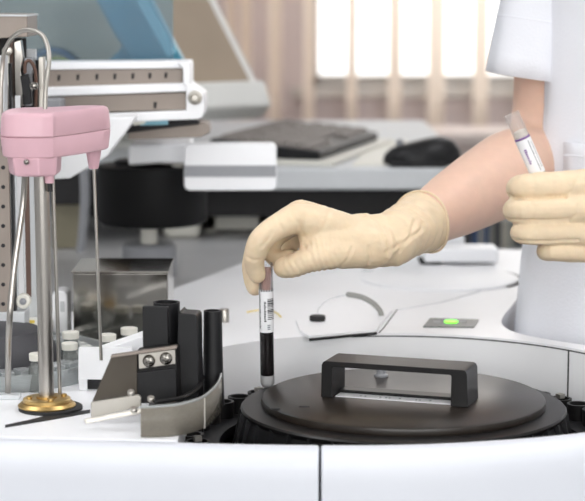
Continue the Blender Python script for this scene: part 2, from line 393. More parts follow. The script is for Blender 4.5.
# round hatch at the far right of the deck
hc = W(440, 279, z=-.328)
put('round_hatch', MB().lathe((hc.x, hc.y, zt), [(.0885, 0), (.0882, .002), (.086, .003), (0, .003)], 64), 'white', an)
put('hatch_gap', MB().lathe((hc.x, hc.y, zt), [(.0885, 0), (.0885, .0008), (.0905, .0008), (.0905, 0)], 64), 'white', an)
put('hatch_gap', MB().lathe((hc.x, hc.y, zt), [(.089, 0), (.089, .0012), (.0935, .0012), (.0935, 0)], 24, a0=R(-42), a1=R(38)), 'ink', an)
put('hatch_hinge', MB().box(W(424, 266, z=-.328)+Vector((0, 0, .004)), W(499, 266, z=-.328)+Vector((0, .05, .02))), 'white', an, bev=.003)
# body and rear bench
put('body', MB().prism([(-.74, 1.50), (-.2, 1.46), (.05, 1.44), (.2, 1.48), (.25, 1.55), (.3, 1.66), (.19, 1.82), (.27, 2.1), (.22, 2.36), (-.74, 2.5)], .1, zf-.04), 'paleg', an)
put('plinth', MB().prism([(-.7, 1.6), (.2, 1.6), (.15, 2.3), (-.7, 2.4)], 0, .1), 'dark', an)
# bench behind
bn = thing('side_bench', (-.3, 2.5, 0), 'grey topped bench behind the white analyzer, below the black drum', 'bench')
bz = Z(-.340)
btop = [W(40, 330, z=-.340).xy, W(168, 292.5, z=-.340).xy, W(245, 263.5, z=-.340).xy, W(262, 259.5, z=-.340).xy, W(300, 250.3, z=-.34).xy, (.16, 2.40), (.16, 2.82), (-.9, 2.82), (-.9, 2.02), (-.3, 2.02)]
btop = [(p[0], p[1]) for p in btop]
btop = [(-.9, 2.03), (-.172, 2.03)]+btop[2:7]+[(-.9, 2.82)]
put('worktop', MB().prism(btop, bz-.03, bz), 'bench', bn, bev=.002)
put('leg', MB().box((-.88, 2.1, 0), (-.84, 2.14, bz-.03)), 'grey', bn); put('leg', MB().box((-.88, 2.76, 0), (-.84, 2.80, bz-.03)), 'grey', bn)
put('leg', MB().box((.1, 2.76, 0), (.14, 2.80, bz-.03)), 'grey', bn)
# ================================================================== CAROUSEL LID
cl = thing('carousel_lid', (CX, CY, zf-.004), 'round black carousel lid with a strap handle in the recess', 'lid')
zp = Z(-.342)
put('flange', MB().lathe((CX, CY, 0), [(.128, zfl-.012), (.1362, zfl-.004), (.1368, zfl-.0015), (.1355, zfl), (.122, zfl+.001), (.118, zfl+.001), (.05, zfl+.001)], 96), 'satin', cl)
put('plate', MB().lathe((CX, CY, 0), [(.1188, zfl+.001), (.1196, zfl+.003), (.1188, zp-.0012), (.1165, zp), (0, zp+.0008)], 96), 'lid', cl)
sk = MB().lathe((CX, CY, 0), [(.132, zf-.002), (.1435, zf-.002), (.1335, zfl-.003), (.125, zfl-.003)], 96)
for i in range(40):
    a = 2*math.pi*i/40; m = Matrix.Rotation(a, 3, 'Z'); b = MB()
    r0, r1, h0, h1 = .1425, .1350, zf-.002, zfl-.003
    q = [(r0-.002, -.0018, h0), (r0+.0022, -.0014, h0), (r0+.0022, .0014, h0), (r0-.002, .0018, h0), (r1-.002, -.0016, h1), (r1+.0026, -.001, h1), (r1+.0026, .001, h1), (r1-.002, .0016, h1)]
    b.add([m@Vector(v)+Vector((CX, CY, 0)) for v in q], [(3, 2, 1, 0), (4, 5, 6, 7), (0, 1, 5, 4), (1, 2, 6, 5), (2, 3, 7, 6), (3, 0, 4, 7)]); sk.add(b.v, b.f)
put('skirt', sk, 'black', cl)
# strap handle
A = W(321.5, 360.8, z=-.3105); B = W(467, 370.5, z=-.3105)
hd = (B-A); hl = hd.length; hd.normalize(); hn = Vector((-hd.y, hd.x, 0)); dep = .037
hz0, hz1 = zp+.0006, A.z
prf = []
def P_(s, z): return A+hd*s+Vector((0, 0, z-A.z))
out = [(-.0005, hz0), (.0, hz1-.0035), (.0012, hz1-.0010), (.0035, hz1), (hl-.0035, hz1), (hl-.0012, hz1-.0010), (hl, hz1-.0035), (hl+.001, hz0)]
inn = [(hl-.0135, hz0), (hl-.0132, hz1-.0058), (hl-.0142, hz1-.0047), (.0102, hz1-.0047), (.0092, hz1-.0058), (.009, hz0)]
put('handle', MB().slab([P_(s, z) for s, z in out+inn], hn*dep), 'satin', cl, bev=.0005)
put('handle_plate', MB().slab([P_(s, z)+hn*(dep*.55) for s, z in ((.006, hz0), (hl-.006, hz0), (hl-.006, hz0+.003), (.006, hz0+.003))], hn*dep*.42), 'satin', cl, bev=.0006)
lb = MB().slab([P_(s, zp+.0006)+hn*t for s, t in ((.0102, dep*.16), (hl-.014, dep*.16), (hl-.014, dep*.54), (.0102, dep*.54))], (0, 0, .0006))
lab = put('lid_label', lb, 'paper', cl)
ik = MB()
for s in (.03, .034, .047, .052, .055, .064, .078, .081, .09):
    ik.slab([P_(s+u, zp+.00125)+hn*(dep*t) for u, t in ((0, .30), (.0015, .30), (.0015, .36), (0, .36))], (0, 0, .0002))
put('label_print', ik, 'grey', lab)
pin = W(381, 376.5, z=-.342)
put('spindle_pin', MB().lathe((pin.x, pin.y, zp), [(.0062, 0), (.0062, .002), (.0042, .003), (.0042, .009), (.003, .0105), (0, .0108)], 24), 'grey', cl)
for px, py in ((275, 409), (304.5, 407)):
    q = W(px, py, z=-.342)
    put('slot_mark', MB().box((q.x-.0045, q.y-.0017, zp-.0006), (q.x+.0045, q.y+.0017, zp+.0009)), 'ink', cl, bev=.0008)
# black chain / cup ring showing beside the lid in the recess
cr_ = thing('cup_chain', (CX, CY, zf-.004), 'black ring of cup holders around the carousel lid, seen at the recess edges', 'cup ring')
put('ring_base', behind(MB().lathe((CX, CY, zf-.004), [(.155, 0), (.205, 0), (.205, .008), (.155, .008), (.155, 0)], 96), .002), 'black', cr_)
for i in range(44):
    a = 2*math.pi*(i+.3)/44; c = Vector((CX+.18*math.cos(a), CY+.18*math.sin(a), zf+.004))
    if c.y-.012 < front_y(c.x): continue
    put('cup_holder', MB().lathe(c, [(.0105, 0), (.0105, .014), (.0085, .014), (.0085, .002), (0, .002)], 14), 'satin', cr_)
    if i % 4 == 0 : put('cup_clip', MB().box(c+Vector((-.003, -.003, .014)), c+Vector((.003, .003, .018)), a), 'satinsteel', cr_)
# ================================================================== THINGS ON THE DECK
# LED status label
c4 = [W(p, q, z=-.328) for p, q in ((423, 327.5), (474, 328), (478.5, 320.5), (430, 319))]
t = thing('status_badge', (c4[0]+c4[2])/2, 'dark grey status badge with a glowing green light set into the white deck', 'indicator')
put('badge_plate', MB().slab([Vector((p.x, p.y, zt)) for p in c4], (0, 0, .0012)), 'ledlab', t)
g = W(451, 323.2, z=-.328)
put('indicator_light', MB().lathe((g.x, g.y, zt+.0012), [(.0068, 0), (.0065, .0012), (0, .0018)], 24), 'led', t)
put('badge_print', MB().box((g.x-.017, g.y-.006, zt+.0012), (g.x-.010, g.y+.006, zt+.0016)).box((g.x+.0095, g.y-.004, zt+.0012), (g.x+.015, g.y+.004, zt+.0016)), 'grey', t)
# black knob + wire + hose
kn = W(317.5, 320, z=-.325); kz = zt+.0024
t = thing('deck_knob', (kn.x, kn.y, kz), 'small black knob on the white flap with a thin wire leaving it', 'knob')
put('cap', MB().lathe((kn.x, kn.y, kz), [(.0073, 0), (.0078, .001), (.0078, .004), (.007, .0052), (0, .0056)], 28), 'rubber', t)
hp = [W(p, q, Y=y) for p, q, y in ((381.5, 317.5, 1.863), (380, 311, 1.863), (374, 304, 1.863), (364, 298, 1.863), (355, 295.5, 1.863), (348.5, 294.5, 1.863))]
put('wire', MB().tube([Vector((kn.x, kn.y, kz+.0045)), W(319, 308, Y=1.860), W(330, 299, Y=1.862), hp[-1]], .0005, 6), 'paleg', t)
hp[0].z = zt+.0012
tag(put('curved_hose', MB().tube(hp, .0027, 12), 'greyhose'), 'short grey curved hose rising out of the white deck', 'hose')
pg = W(224.5, 322, z=-.328)
tag(put('steel_peg', MB().lathe((pg.x, pg.y, zt), [(.0046, 0), (.0046, .0125), (.0042, .0132), (0, .0132)], 24), 'steel'), 'short steel peg standing on the white deck behind the black sensor tower', 'peg')
yw = MB().tube([W(p, q, z=-.3265) for p, q in ((247, 312), (256, 310.5), (266, 310), (276, 312.5), (281, 317))], .0007, 6)
for v in yw.v: v.z = max(v.z, zt+.0003)
tag(put('yellow_wire', yw, 'yellow'), 'thin yellow wire lying on the white deck behind the held blood tube', 'wire')
# black stand foot at the back of the deck
f0 = W(430, 262, z=-.328)
t = thing('stand', (f0.x, f0.y, zt), 'black stand with flat foot at the back of the deck below the glove cuff', 'stand')
put('foot', MB().box((f0.x-.013, f0.y-.02, zt), (f0.x+.012, f0.y+.02, zt+.0035)), 'rubber', t, bev=.001)
put('post', MB().box((f0.x-.002, f0.y-.008, zt+.0035), (f0.x+.008, f0.y+.008, zt+.05)), 'black', t, bev=.001)
# ---- pipetting arm
pb = W(47, 409, z=-.345); px_, py_ = pb.x, pb.y
ar = thing('pipetting_arm', (px_, py_, zl), 'pink pipetting arm on a steel pole with brass collar at the left', 'pipetting arm')
ap = cr([(px_-.034, py_+.03), (px_-.033, py_-.004), (px_-.024, py_-.021), (px_-.004, py_-.025), (px_+.010, py_-.020), (px_+.014, py_-.012), (px_+.030, py_+.020), (px_+.0455, py_+.060), (px_+.048, py_+.076), (px_+.042, py_+.086), (px_+.028, py_+.086), (px_+.0, py_+.06), (px_-.026, py_+.052), (px_-.034, py_+.03)], 6)[:-1]
zs, ztop, zbot = Z(-.1200), Z(-.1003), Z(-.1368)
def shrink(pts, k, c):
    return [((p[0]-c[0])*k+c[0], (p[1]-c[1])*k+c[1]) for p in pts]
acx = (px_+.005, py_+.025)
def loft(levels):
    mb = MB(); n = len(levels[0][0]); vs = []; 
    for pts, z in levels: vs += [(p[0], p[1], z) for p in pts]
    fs = [tuple(range(n-1, -1, -1)), tuple((len(levels)-1)*n+i for i in range(n))]
    for j in range(len(levels)-1): fs += [(j*n+i, j*n+(i+1) % n, (j+1)*n+(i+1) % n, (j+1)*n+i) for i in range(n)]
    return mb.add(vs, fs)
put('upper_cover', loft([(shrink(ap, .985, acx), zs+.0004), (ap, zs+.001), (shrink(ap, .975, acx), ztop-.0045), (shrink(ap, .955, acx), ztop-.0018), (shrink(ap, .91, acx), ztop-.0004), (shrink(ap, .8, acx), ztop)]), 'pink', ar)
put('lower_cover', loft([(shrink(ap, .91, acx), zbot), (shrink(ap, .955, acx), zbot+.001), (shrink(ap, .965, acx), zbot+.003), (ap, zs-.0006), (shrink(ap, .985, acx), zs)]), 'pink', ar)
bs = [(px_-.020+.0, py_-.019), (px_+.0, py_-.022), (px_+.0125, py_-.012), (px_+.0125, py_+.02), (px_-.02, py_+.03), (px_-.027, py_+.0)]
put('boss', loft([(shrink(bs, .93, (px_, py_)), Z(-.1515)), (bs, Z(-.1495)), (shrink(bs, 1.06, (px_, py_)), zbot+.001)]), 'pink', ar, bev=.0015)
sp = W(26.5, 162, Y=py_-.0235); put('screw', MB().sphere(sp, .0024), 'mirror', ar)
put('stub', MB().lathe((px_+.0058, py_-.004, 0), [(.0035, Z(-.158)), (.0042, Z(-.149))], 16), 'pink', ar)
put('stub_tip', MB().lathe((px_+.0062, py_-.004, 0), [(.0022, Z(-.165)), (.0022, Z(-.158))], 12), 'rubber', ar)
put('pole', MB().cyl((px_-.0005, py_+.003, zl+.008), (px_-.0015, py_+.003, Z(-.147)), .0062, 32), 'steel', ar)
put('guide_rod', MB().cyl((px_+.0095, py_+.012, zl+.004), (px_+.0065, py_+.012, Z(-.150)), .0016, 12), 'steel', ar)
put('brass_collar', MB().lathe((px_, py_, 0), [(.0235, zl+.0028), (.0238, zl+.0038), (.021, zl+.0062), (.0195, zl+.0062), (.0195, zl+.009), (.018, zl+.0098), (.0085, zl+.0098), (.0085, zl+.0112), (.0063, zl+.0112)], 48), 'brass', ar)
for i in range(4):
    a = R(20+90*i); put('collar_bolt', MB().lathe((px_+.0145*math.cos(a), py_+.0145*math.sin(a), zl+.0098), [(.0024, 0), (.0024, .0016), (.0016, .0022), (0, .0022)], 12), 'brass', ar)
put('base_plate', MB().lathe((px_+.003, py_, zl), [(.0262, 0), (.0262, .0022), (.025, .0028), (0, .0028)], 40), 'rubber', ar)
nx, ny = W(93.5, 155, Y=py_+.07).x, py_+.07
put('nozzle', MB().lathe((nx, ny, 0), [(.0036, Z(-.1535)), (.0042, Z(-.1525)), (.0072, zbot+.002)], 20), 'pink', ar)
put('needle', MB().cyl((nx+.0002, ny, Z(-.1535)), (nx+.004, ny, Z(-.318)), .0014, 12), 'steel', ar)
lp = [W(p, q, Y=y) for p, q, y in ((45, 112, 1.555), (45.5, 92, 1.56), (47, 78, 1.565), (49, 62, 1.57), (48, 48, 1.58), (43, 36, 1.59), (33, 30.5, 1.60), (22, 31, 1.61), (12, 38, 1.62), (6, 48, 1.63), (3, 60, 1.64), (1, 90, 1.64), (1, 130, 1.64))]
put('tubing_loop', MB().tube(lp, .0019, 12), 'satinsteel', ar)
# black slot in the deck in front of the pole
s0, s1, s2, s3 = [W(p, q, z=-.345) for p, q in ((5, 426.5), (38, 420.5), (44, 418), (38, 416))]
sl = MB().slab([W(p, q, z=-.3445) for p, q in ((5, 427.2), (46, 420.5), (90, 412.5), (90, 409.5), (46, 415.5), (30, 419.5), (5, 424.8))], (0, 0, .0006))
for v in sl.v: v.z = zl-.0002 if v.z < Z(-.3442) else zl+.0005
put('arm_slot', sl, 'ink', an)
# thin steel drain tube
dt = thing('drain_tube', W(8, 397, z=-.345), 'thin bent steel tube running down left of the steel pole', 'tube')
q = W(7.5, 397, z=-.345)
put('steel_tube', MB().tube([W(25, 170, Y=1.548), W(23, 205, Y=1.55), W(14, 270, Y=1.54), W(9, 330, Y=1.535), Vector((q.x, q.y+.002, zl+.0))], .0026, 12, round_caps=False), 'steel', dt)
put('tube_foot', MB().box((q.x-.028, q.y-.012, zl), (q.x+.012, q.y+.0, zl+.004)), 'paleg', dt, bev=.001)
# ---- sensor tower: black tubes, smoked plate, steel bracket, clear guard
tw = thing('sensor_tower', (-.09, 1.5, zl), 'black sensor tower of tubes with two bolts and a clear curved guard', 'sensor')
yT = 1.505
def tp(px, py, Y=yT): return W(px, py, Y=Y)
c = W(166.5, 300, Y=1.535)
put('rear_tube', MB().lathe((c.x, c.y, 0), [(.0105, zl+.012), (.0110, W(166, 302, Y=1.535).z), (.0092, W(166, 302, Y=1.535).z), (.0088, zl+.03)], 32), 'black', tw)
put('shield', MB().slab([tp(142, 306, 1.512), tp(168, 307, 1.515), tp(169, 385, 1.515), tp(143, 385, 1.512)], (.001, .004, 0)), 'black', tw, bev=.001)
put('middle_block', MB().slab([tp(178, 312, 1.51), tp(180, 311, 1.51), tp(181, 313.5, 1.51), tp(195, 314.5, 1.51), tp(197, 317, 1.51), tp(199, 405, 1.51), tp(176, 405, 1.51)], (.003, .022, 0)), 'black', tw, bev=.0012)
c = W(211.5, 310, Y=1.54)
put('right_tube', MB().lathe((c.x+.001, c.y, 0), [(.0094, zl+.001), (.0084, zl+.03), (.0074, W(211, 310.5, Y=1.54).z), (.0058, W(211, 310.5, Y=1.54).z), (.0058, zl+.04)], 32), 'black', tw)
put('core', MB().slab([tp(135, 352, 1.492), tp(176, 348, 1.492), tp(178, 402, 1.492), tp(135, 402, 1.492)], (.002, .02, 0)), 'satin', tw, bev=.001)
put('core_shelf', MB().slab([tp(134, 373, 1.488), tp(176, 368, 1.488), tp(177, 402, 1.488), tp(134, 404, 1.488)], (0, .004, 0)), 'black', tw, bev=.0008)
put('smoked_plate', MB().slab([tp(92, 402, 1.482), tp(112, 355, 1.482), tp(137, 351.5, 1.486), tp(137, 400, 1.486)], (0, .003, 0)), mat('smoked_plate', (82, 76, 68), .25, var=.1), tw, bev=.0005)
put('top_trim', MB().slab([tp(111, 355.5, 1.481), tp(177, 346.0, 1.484), tp(177, 348.8, 1.484), tp(110.5, 358, 1.481)], (0, .006, 0)), 'taupe', tw, bev=.0004)
pl = put('bolt_plate', MB().slab([tp(138.5, 354.5, 1.4865), tp(175, 349.5, 1.4865), tp(175.5, 364, 1.4865), tp(139, 369, 1.4865)], (0, .0016, 0)), 'satinsteel', tw, bev=.0004)
for px, py in ((149, 361), (166, 358.5)):
    q = tp(px, py, 1.4862); put('bolt', MB().lathe(q, [(.0052, 0), (.0048, .0022), (.0035, .0036), (.0014, .0040), (.0012, .003), (0, .003)], 20, (0, -1, .05)), 'mirror', pl)
bk = put('steel_bracket', MB().slab([tp(91, 402.5, 1.455), tp(138, 395, 1.459), tp(141, 397.5, 1.459), tp(141, 407, 1.459), tp(91, 418, 1.455)], (0, .004, 0)), 'satinsteel', tw, bev=.0006)
put('bracket_foot', MB().slab([tp(84, 419, 1.448), tp(140, 408, 1.452), tp(143, 411, 1.452), tp(86, 421.5, 1.446)], (0, .0, -.0018)), 'satinsteel', tw)
for px, py in ((131, 394), (151, 400), (134, 411)):
    q = tp(px, py, 1.452); put('bracket_screw', MB().lathe(q, [(.0028, 0), (.0028, .0024), (.002, .0032), (0, .0032)], 14, (0, -.5, 1)), 'satinsteel', tw)
# clear guard
gp = cr([W(141, 436, z=-.344).xy, W(158, 436.0, z=-.344).xy, W(180, 434, z=-.344).xy, W(203, 427, z=-.344).xy, W(219, 413, z=-.344).xy, W(221.5, 398, z=-.344).xy], 8)
gt = [.0235, .024, .0245, .025, .027, .029]
mb = MB(); vs = []; n = len(gp)
for i, p in enumerate(gp):
    h = gt[min(int(i/8), 5)]*(1-(i % 8)/8)+gt[min(int(i/8)+1, 5)]*(i % 8)/8
    vs += [(p.x, p.y, zl+.0003), (p.x, p.y, zl+h)]
mb.add(vs, [(2*i, 2*i+2, 2*i+3, 2*i+1) for i in range(n-1)])
gd = put('guard', mb, 'smoke', tw, solid=.0022); tag(gd, 'clear smoky curved guard')
put('guard_rim', MB().tube([Vector(v) for v in vs[1::2]], .0013, 8, 2), 'cup', tw)
q = gp[3*8]; put('guard_post', MB().box((q.x-.0018, q.y-.0005, zl), (q.x+.0018, q.y+.003, zl+.024)), 'satinsteel', tw)
put('inner_ring', MB().tube([W(p, q_, z=-.32) for p, q_ in ((156, 402), (180, 398), (197, 389), (203, 376), (200, 368))], .0018, 8), 'satin', tw)
put('tower_base', MB().prism([W(p, q_, z=-.344).xy for p, q_ in ((146, 431), (180, 430), (200, 424), (214, 412), (217, 400), (150, 400))], zl, zl+.006), 'black', tw, bev=.001)
# white bracket box and sloping cover left of tower
wbx = thing('white_bracket', W(105, 378, Y=1.60), 'white folded bracket with a black slot standing left of the tower', 'bracket')
wz = zl
a, b = W(78.5, 347.5, Y=1.60), W(132, 347.5, Y=1.60)
put('bracket_face', MB().box((a.x, 1.60, wz+.010), (b.x, 1.604, a.z)).box((a.x, 1.60, wz), (a.x+.007, 1.604, wz+.010)).box((a.x+.02, 1.60, wz), (b.x, 1.604, wz+.010)), 'white', wbx, bev=.0006)
put('bracket_back', MB().box((a.x+.004, 1.606, wz), (b.x, 1.609, wz+.016)), 'ink', wbx)
put('sloped_cover', MB().slab([W(97, 352, Y=1.62), W(140, 337, Y=1.62), W(150, 337, Y=1.62), W(150, 385, Y=1.62), W(97, 385, Y=1.62)], (0, .03, 0)), 'white', wbx, bev=.001)
# polished steel block
mz = W(100, 271, Y=1.775).z; x0, x1 = W(73, 300, Y=1.775).x, W(168, 300, Y=1.775).x
ms = thing('steel_block', ((x0+x1)/2, 1.815, zl), 'polished mirror steel box behind the needle left of the tubes', 'metal box')
put('housing', MB().box((x0, 1.775, zl), (x1, 1.86, mz-.0022)), 'mirror', ms, bev=.001)
put('cover', MB().box((x0-.0012, 1.7735, mz-.002), (x1+.001, 1.861, mz)), 'mirror', ms, bev=.0008)
# ---- reagent carousel with bottles, left
rc = W(-14, 345, Y=1.69)
rt = thing('reagent_carousel', (rc.x, rc.y, zl), 'dark grey domed reagent carousel at the left edge, behind the pole', 'carousel')
zr = W(0, 326, Y=1.69).z
put('dome', MB().lathe((rc.x, rc.y, 0), [(.066, zl+.005), (.066, zl+.014), (.060, zr-.013), (.05, zr-.006), (.048, zr-.003), (.028, zr), (0, zr+.001)], 56), mat('dome_grey', (62, 62, 66), .55, var=.1, bump=.15, bscale=700), rt)
put('tray', MB().lathe((rc.x, rc.y, 0), [(.0, zl), (.109, zl), (.113, zl+.016), (.111, zl+.016), (.107, zl+.003), (0, zl+.003)], 64), 'cup', rt)
for i in range(36):
    a = 2*math.pi*i/36
    cc = Vector((rc.x+.089*math.cos(a), rc.y+.089*math.sin(a), zl+.0032))
    if cc.x < -.33: continue
    put('cuvette', MB().box(cc+Vector((-.006, -.009, 0)), cc+Vector((.006, .009, .013)), a+R(90)), 'cup', rt, bev=.0008)
def bottle(px, py, Y, s, label, first=[None]):
    top = W(px, py, Y=Y); base = zl if True else 0
    h = top.z-base
    t = thing('reagent_bottle', (top.x, Y, base), label, 'bottle', 'capped reagent bottles by the carousel')
    put('bottle_body', MB().lathe((top.x, Y, base), [(.0068*s, 0), (.0072*s, .002), (.0072*s, h*.55), (.005*s, h-.008), (.005*s, h-.006), (0, h-.006)], 20), 'acrylic', t)
    put('cap', MB().lathe((top.x, Y, base), [(.0064*s, h-.0062), (.0066*s, h-.0005), (.0058*s, h), (0, h)], 20), 'offwhite', t)
bottle(36.5, 353, 1.598, 1.0, 'white capped clear bottle just left of the steel pole')
bottle(70.5, 331.5, 1.70, 1.2, 'white capped clear bottle below the left edge of the steel box')
bottle(69.5, 342.5, 1.66, 1.1, 'white capped clear bottle in front of another, right of the pole')
bottle(107.5, 334, 1.70, 1.2, 'white capped clear bottle below the middle of the steel box')
bottle(129, 327.5, 1.715, 1.2, 'white capped clear bottle right of the needle, below steel box')
# white rounded housing behind the pole
q0, q1 = W(52, 322, Y=1.80), W(67.5, 291, Y=1.80)
t = thing('sensor_housing', ((q0.x+q1.x)/2, 1.82, zl), 'small white rounded housing between steel pole and steel box', 'housing')
put('shell', MB().slab([Vector((q0.x, 1.80, zl))]+[Vector(((q0.x+q1.x)/2+math.cos(a)*(q1.x-q0.x)/2, 1.80, q1.z-.006+math.sin(a)*.006)) for a in [math.pi-i*math.pi/10 for i in range(11)]]+[Vector((q1.x, 1.80, zl))], (0, .03, 0)), 'white', t, bev=.002)
put('window', MB().box(((q0.x+q1.x)/2+.0005, 1.7985, q1.z-.02), ((q0.x+q1.x)/2+.0045, 1.80, q1.z-.01)), 'paleg', t)
# ---- upright column with perforated rail and belt pulley, left edge
col = thing('lift_column', (W(15, 300, Y=1.75).x, 1.82, zl), 'pale upright column with perforated rail and white belt pulley', 'lift column')
x0, x1 = W(21, 200, Y=1.80).x, W(37, 200, Y=1.80).x
put('back_plate', MB().box((x0-.012, 1.812, zl), (x1, 1.818, Z(-.06))), 'paleg', col, bev=.0008)
xr0, xr1 = W(-6, 200, Y=1.72).x, W(9.5, 200, Y=1.72).x
rl = put('rail', MB().box((xr0, 1.72, W(0, 312, Y=1.72).z), (xr1, 1.728, Z(-.09))), 'taupe', col, bev=.0006)
hb = MB()
for i in range(11):
    q = W(3.2, 148+19.6*i-i*.1, Y=1.7199); hb.lathe(q, [(.0019, -.001), (.0019, .0004), (0, .0004)], 12, (0, -1, 0))
put('rail_hole', hb, 'ink', rl)
put('rail_edge', MB().box((xr1+.0005, 1.725, W(0, 312, Y=1.72).z), (xr1+.003, 1.735, Z(-.07))), 'black', col)
put('white_strip', MB().box((W(13, 0, Y=1.74).x, 1.74, W(0, 300, Y=1.74).z), (W(18, 0, Y=1.74).x, 1.743, Z(-.10))), 'white', col)
put('belt', MB().box((W(20.5, 0, Y=1.735).x, 1.735, W(0, 297, Y=1.735).z), (W(25.5, 0, Y=1.735).x, 1.737, Z(-.14))), 'brown', col)
q = W(23, 301.5, Y=1.728); put('pulley', MB().lathe(q, [(.0036, -.008), (.0068, -.008), (.0068, 0), (.0055, .0012), (.0034, .0012), (.003, -.001), (0, -.001)], 28, (0, -1, 0)), 'offwhite', col)
put('pulley_hub', MB().lathe(q, [(.0031, -.002), (.0031, .0008), (.0014, .0016), (0, .0016)], 16, (0, -1, 0)), 'grey', col)
put('rail_foot', MB().box((xr0, 1.718, zl+.018), (xr1+.012, 1.75, W(0, 312, Y=1.72).z)), 'paleg', col, bev=.001)
put('yellow_tag', MB().box((W(18, 0, Y=1.78).x, 1.775, W(0, 325.5, Y=1.775).z), (W(29, 0, Y=1.78).x, 1.778, W(0, 320.5, Y=1.775).z)), 'yellow', col)
put('foot_plate', MB().box((xr0, 1.74, zl+.018), (W(45, 0, Y=1.78).x, 1.81, W(0, 318, Y=1.77).z-.006)), 'offwhite', col, bev=.001)
# ---- drive bracket cluster top left
dv = thing('arm_drive', (W(20, 60, Y=1.78).x, 1.8, Z(-.10)), 'taupe drive unit with metal brackets and dark belts behind the pink arm', 'drive unit')
put('motor_housing', MB().slab([W(-30, 14, Y=1.76), W(27, 14.5, Y=1.76), W(27.5, 37, Y=1.76), W(-30, 40, Y=1.76)], (0, .07, 0)), 'taupe', dv, bev=.0012)
put('housing_lid', MB().slab([W(-30, 14.2, Y=1.757), W(27.5, 14.7, Y=1.757), W(27.5, 16.5, Y=1.757), W(-30, 16.2, Y=1.757)], (0, .074, 0)), 'paleg', dv)
put('side_post', MB().slab([W(-8, 56, Y=1.70), W(4.5, 56, Y=1.70), W(4.5, 112, Y=1.70), W(-8, 112, Y=1.70)], (0, .02, 0)), 'paleg', dv, bev=.0008)
put('back_plate', MB().slab([W(-10, 38, Y=1.80), W(26, 38, Y=1.80), W(26, 60, Y=1.80), W(44, 60, Y=1.80), W(44, 130, Y=1.80), W(-10, 130, Y=1.80)], (0, .004, 0)), 'dark', dv)
put('front_strip', MB().slab([W(5.5, 48, Y=1.765), W(9, 48, Y=1.765), W(9.5, 105, Y=1.765), W(6, 105, Y=1.765)], (0, .01, 0)), 'offwhite', dv, bev=.0005)
put('dark_strip', MB().slab([W(9.5, 40, Y=1.77), W(13, 40, Y=1.77), W(13, 107, Y=1.77), W(9.5, 107, Y=1.77)], (0, .01, 0)), 'brown', dv)
put('bearing', MB().lathe(W(7.5, 51, Y=1.757), [(.0045, 0), (.0045, .005), (.002, .006), (0, .006)], 16, (0, -1, 0)), 'satinsteel', dv)
put('bracket', MB().slab([W(14, 42, Y=1.765), W(20.5, 40, Y=1.765), W(23, 58, Y=1.765), W(20.5, 70, Y=1.765), W(23, 82, Y=1.765), W(23, 106, Y=1.765), W(16, 106, Y=1.765)], (0, .012, 0)), 'steel', dv, bev=.0006)
put('clamp', MB().slab([W(24, 58, Y=1.77), W(33, 57, Y=1.77), W(34, 66, Y=1.77), W(31, 75, Y=1.77), W(31, 106, Y=1.77), W(25, 106, Y=1.77)], (0, .012, 0)), 'grey', dv, bev=.0006)
put('black_gear', MB().slab([W(20, 76, Y=1.758), W(28, 74, Y=1.758), W(30, 86, Y=1.758), W(31, 104, Y=1.758), W(23, 105, Y=1.758), W(22, 90, Y=1.758)], (0, .008, 0)), 'black', dv, bev=.0006)
put('cable_loop', MB().tube([W(25, 72, Y=1.755), W(25.5, 63, Y=1.755), W(30, 61, Y=1.755), W(34.5, 68, Y=1.756), W(36, 80, Y=1.76), W(36, 106, Y=1.765)], .0016, 10), 'brown', dv)
put('upright', MB().slab([W(38.5, 57, Y=1.77), W(43.5, 57, Y=1.77), W(43.5, 108, Y=1.77), W(38.5, 108, Y=1.77)], (0, .015, 0)), 'satinsteel', dv, bev=.0006)
q = W(34, 86, Y=1.755); put('screw', MB().lathe(q, [(.004, 0), (.0038, .002), (.002, .0034), (0, .0036)], 16, (0, -1, 0)), 'mirror', dv)
put('column', MB().box((W(-8, 0, Y=1.83).x, 1.83, zl), (W(19, 0, Y=1.83).x, 1.86, W(0, 40, Y=1.83).z)), 'dark', dv)
# ================================================================== MID BACKGROUND
# gantry rail
yG = 1.98
ga = thing('gantry_rail', (W(120, 120, Y=yG).x, yG, W(0, 118, Y=yG).z), 'white and taupe slotted gantry rail with rounded white end plate', 'rail')
def gs(p, Y=yG): return [W(a, b, Y=Y) for a, b in p]
put('top_cover', MB().slab(gs([(30, 63), (190, 61.5), (190, 68.3), (30, 70)], yG-.005), (0, .06, 0)), 'white', ga, bev=.0015)
up_ = put('upper_plate', MB().slab(gs([(30, 70), (183, 68.5), (183, 83), (30, 88)]), (0, .05, 0)), 'taupe', ga, bev=.0008)
hb = MB()
for px, py in ((59, 77.8), (78, 77.2), (97, 76.8), (115, 76.4), (133, 76), (150, 75.6), (166, 75.2)):
    hb.slab(gs([(px-1.6, py-2.6), (px+1.6, py-2.6), (px+.8, py+3), (px-1.6, py+3)], yG-.0006), (0, .001, 0))
put('slot', hb, 'ink', up_)
put('ledge', MB().slab(gs([(30, 88), (190, 83), (192, 91.5), (30, 97)], yG-.012), (0, .06, 0)), 'white', ga, bev=.0015)
lo = put('lower_plate', MB().slab(gs([(30, 97), (192, 92.5), (192, 109.5), (30, 114)], yG-.006), (0, .05, 0)), 'taupe', ga, bev=.0008)
put('slot', MB().slab(gs([(153.5, 102), (157, 102), (156.2, 108.5), (153.5, 108.5)], yG-.0068), (0, .001, 0)), 'ink', lo)
ep = [(176, 62), (189, 61.5), (190, 66), (190, 84), (197, 89), (204, 94), (205, 110), (203, 116.5), (199, 119.5), (168, 120.5), (140, 122), (100, 124), (100, 114), (186, 110.5), (186, 86), (183, 84), (183, 69)]
put('end_plate', MB().slab(gs(ep, yG-.016), (0, .07, 0)), 'white', ga, bev=.0025)
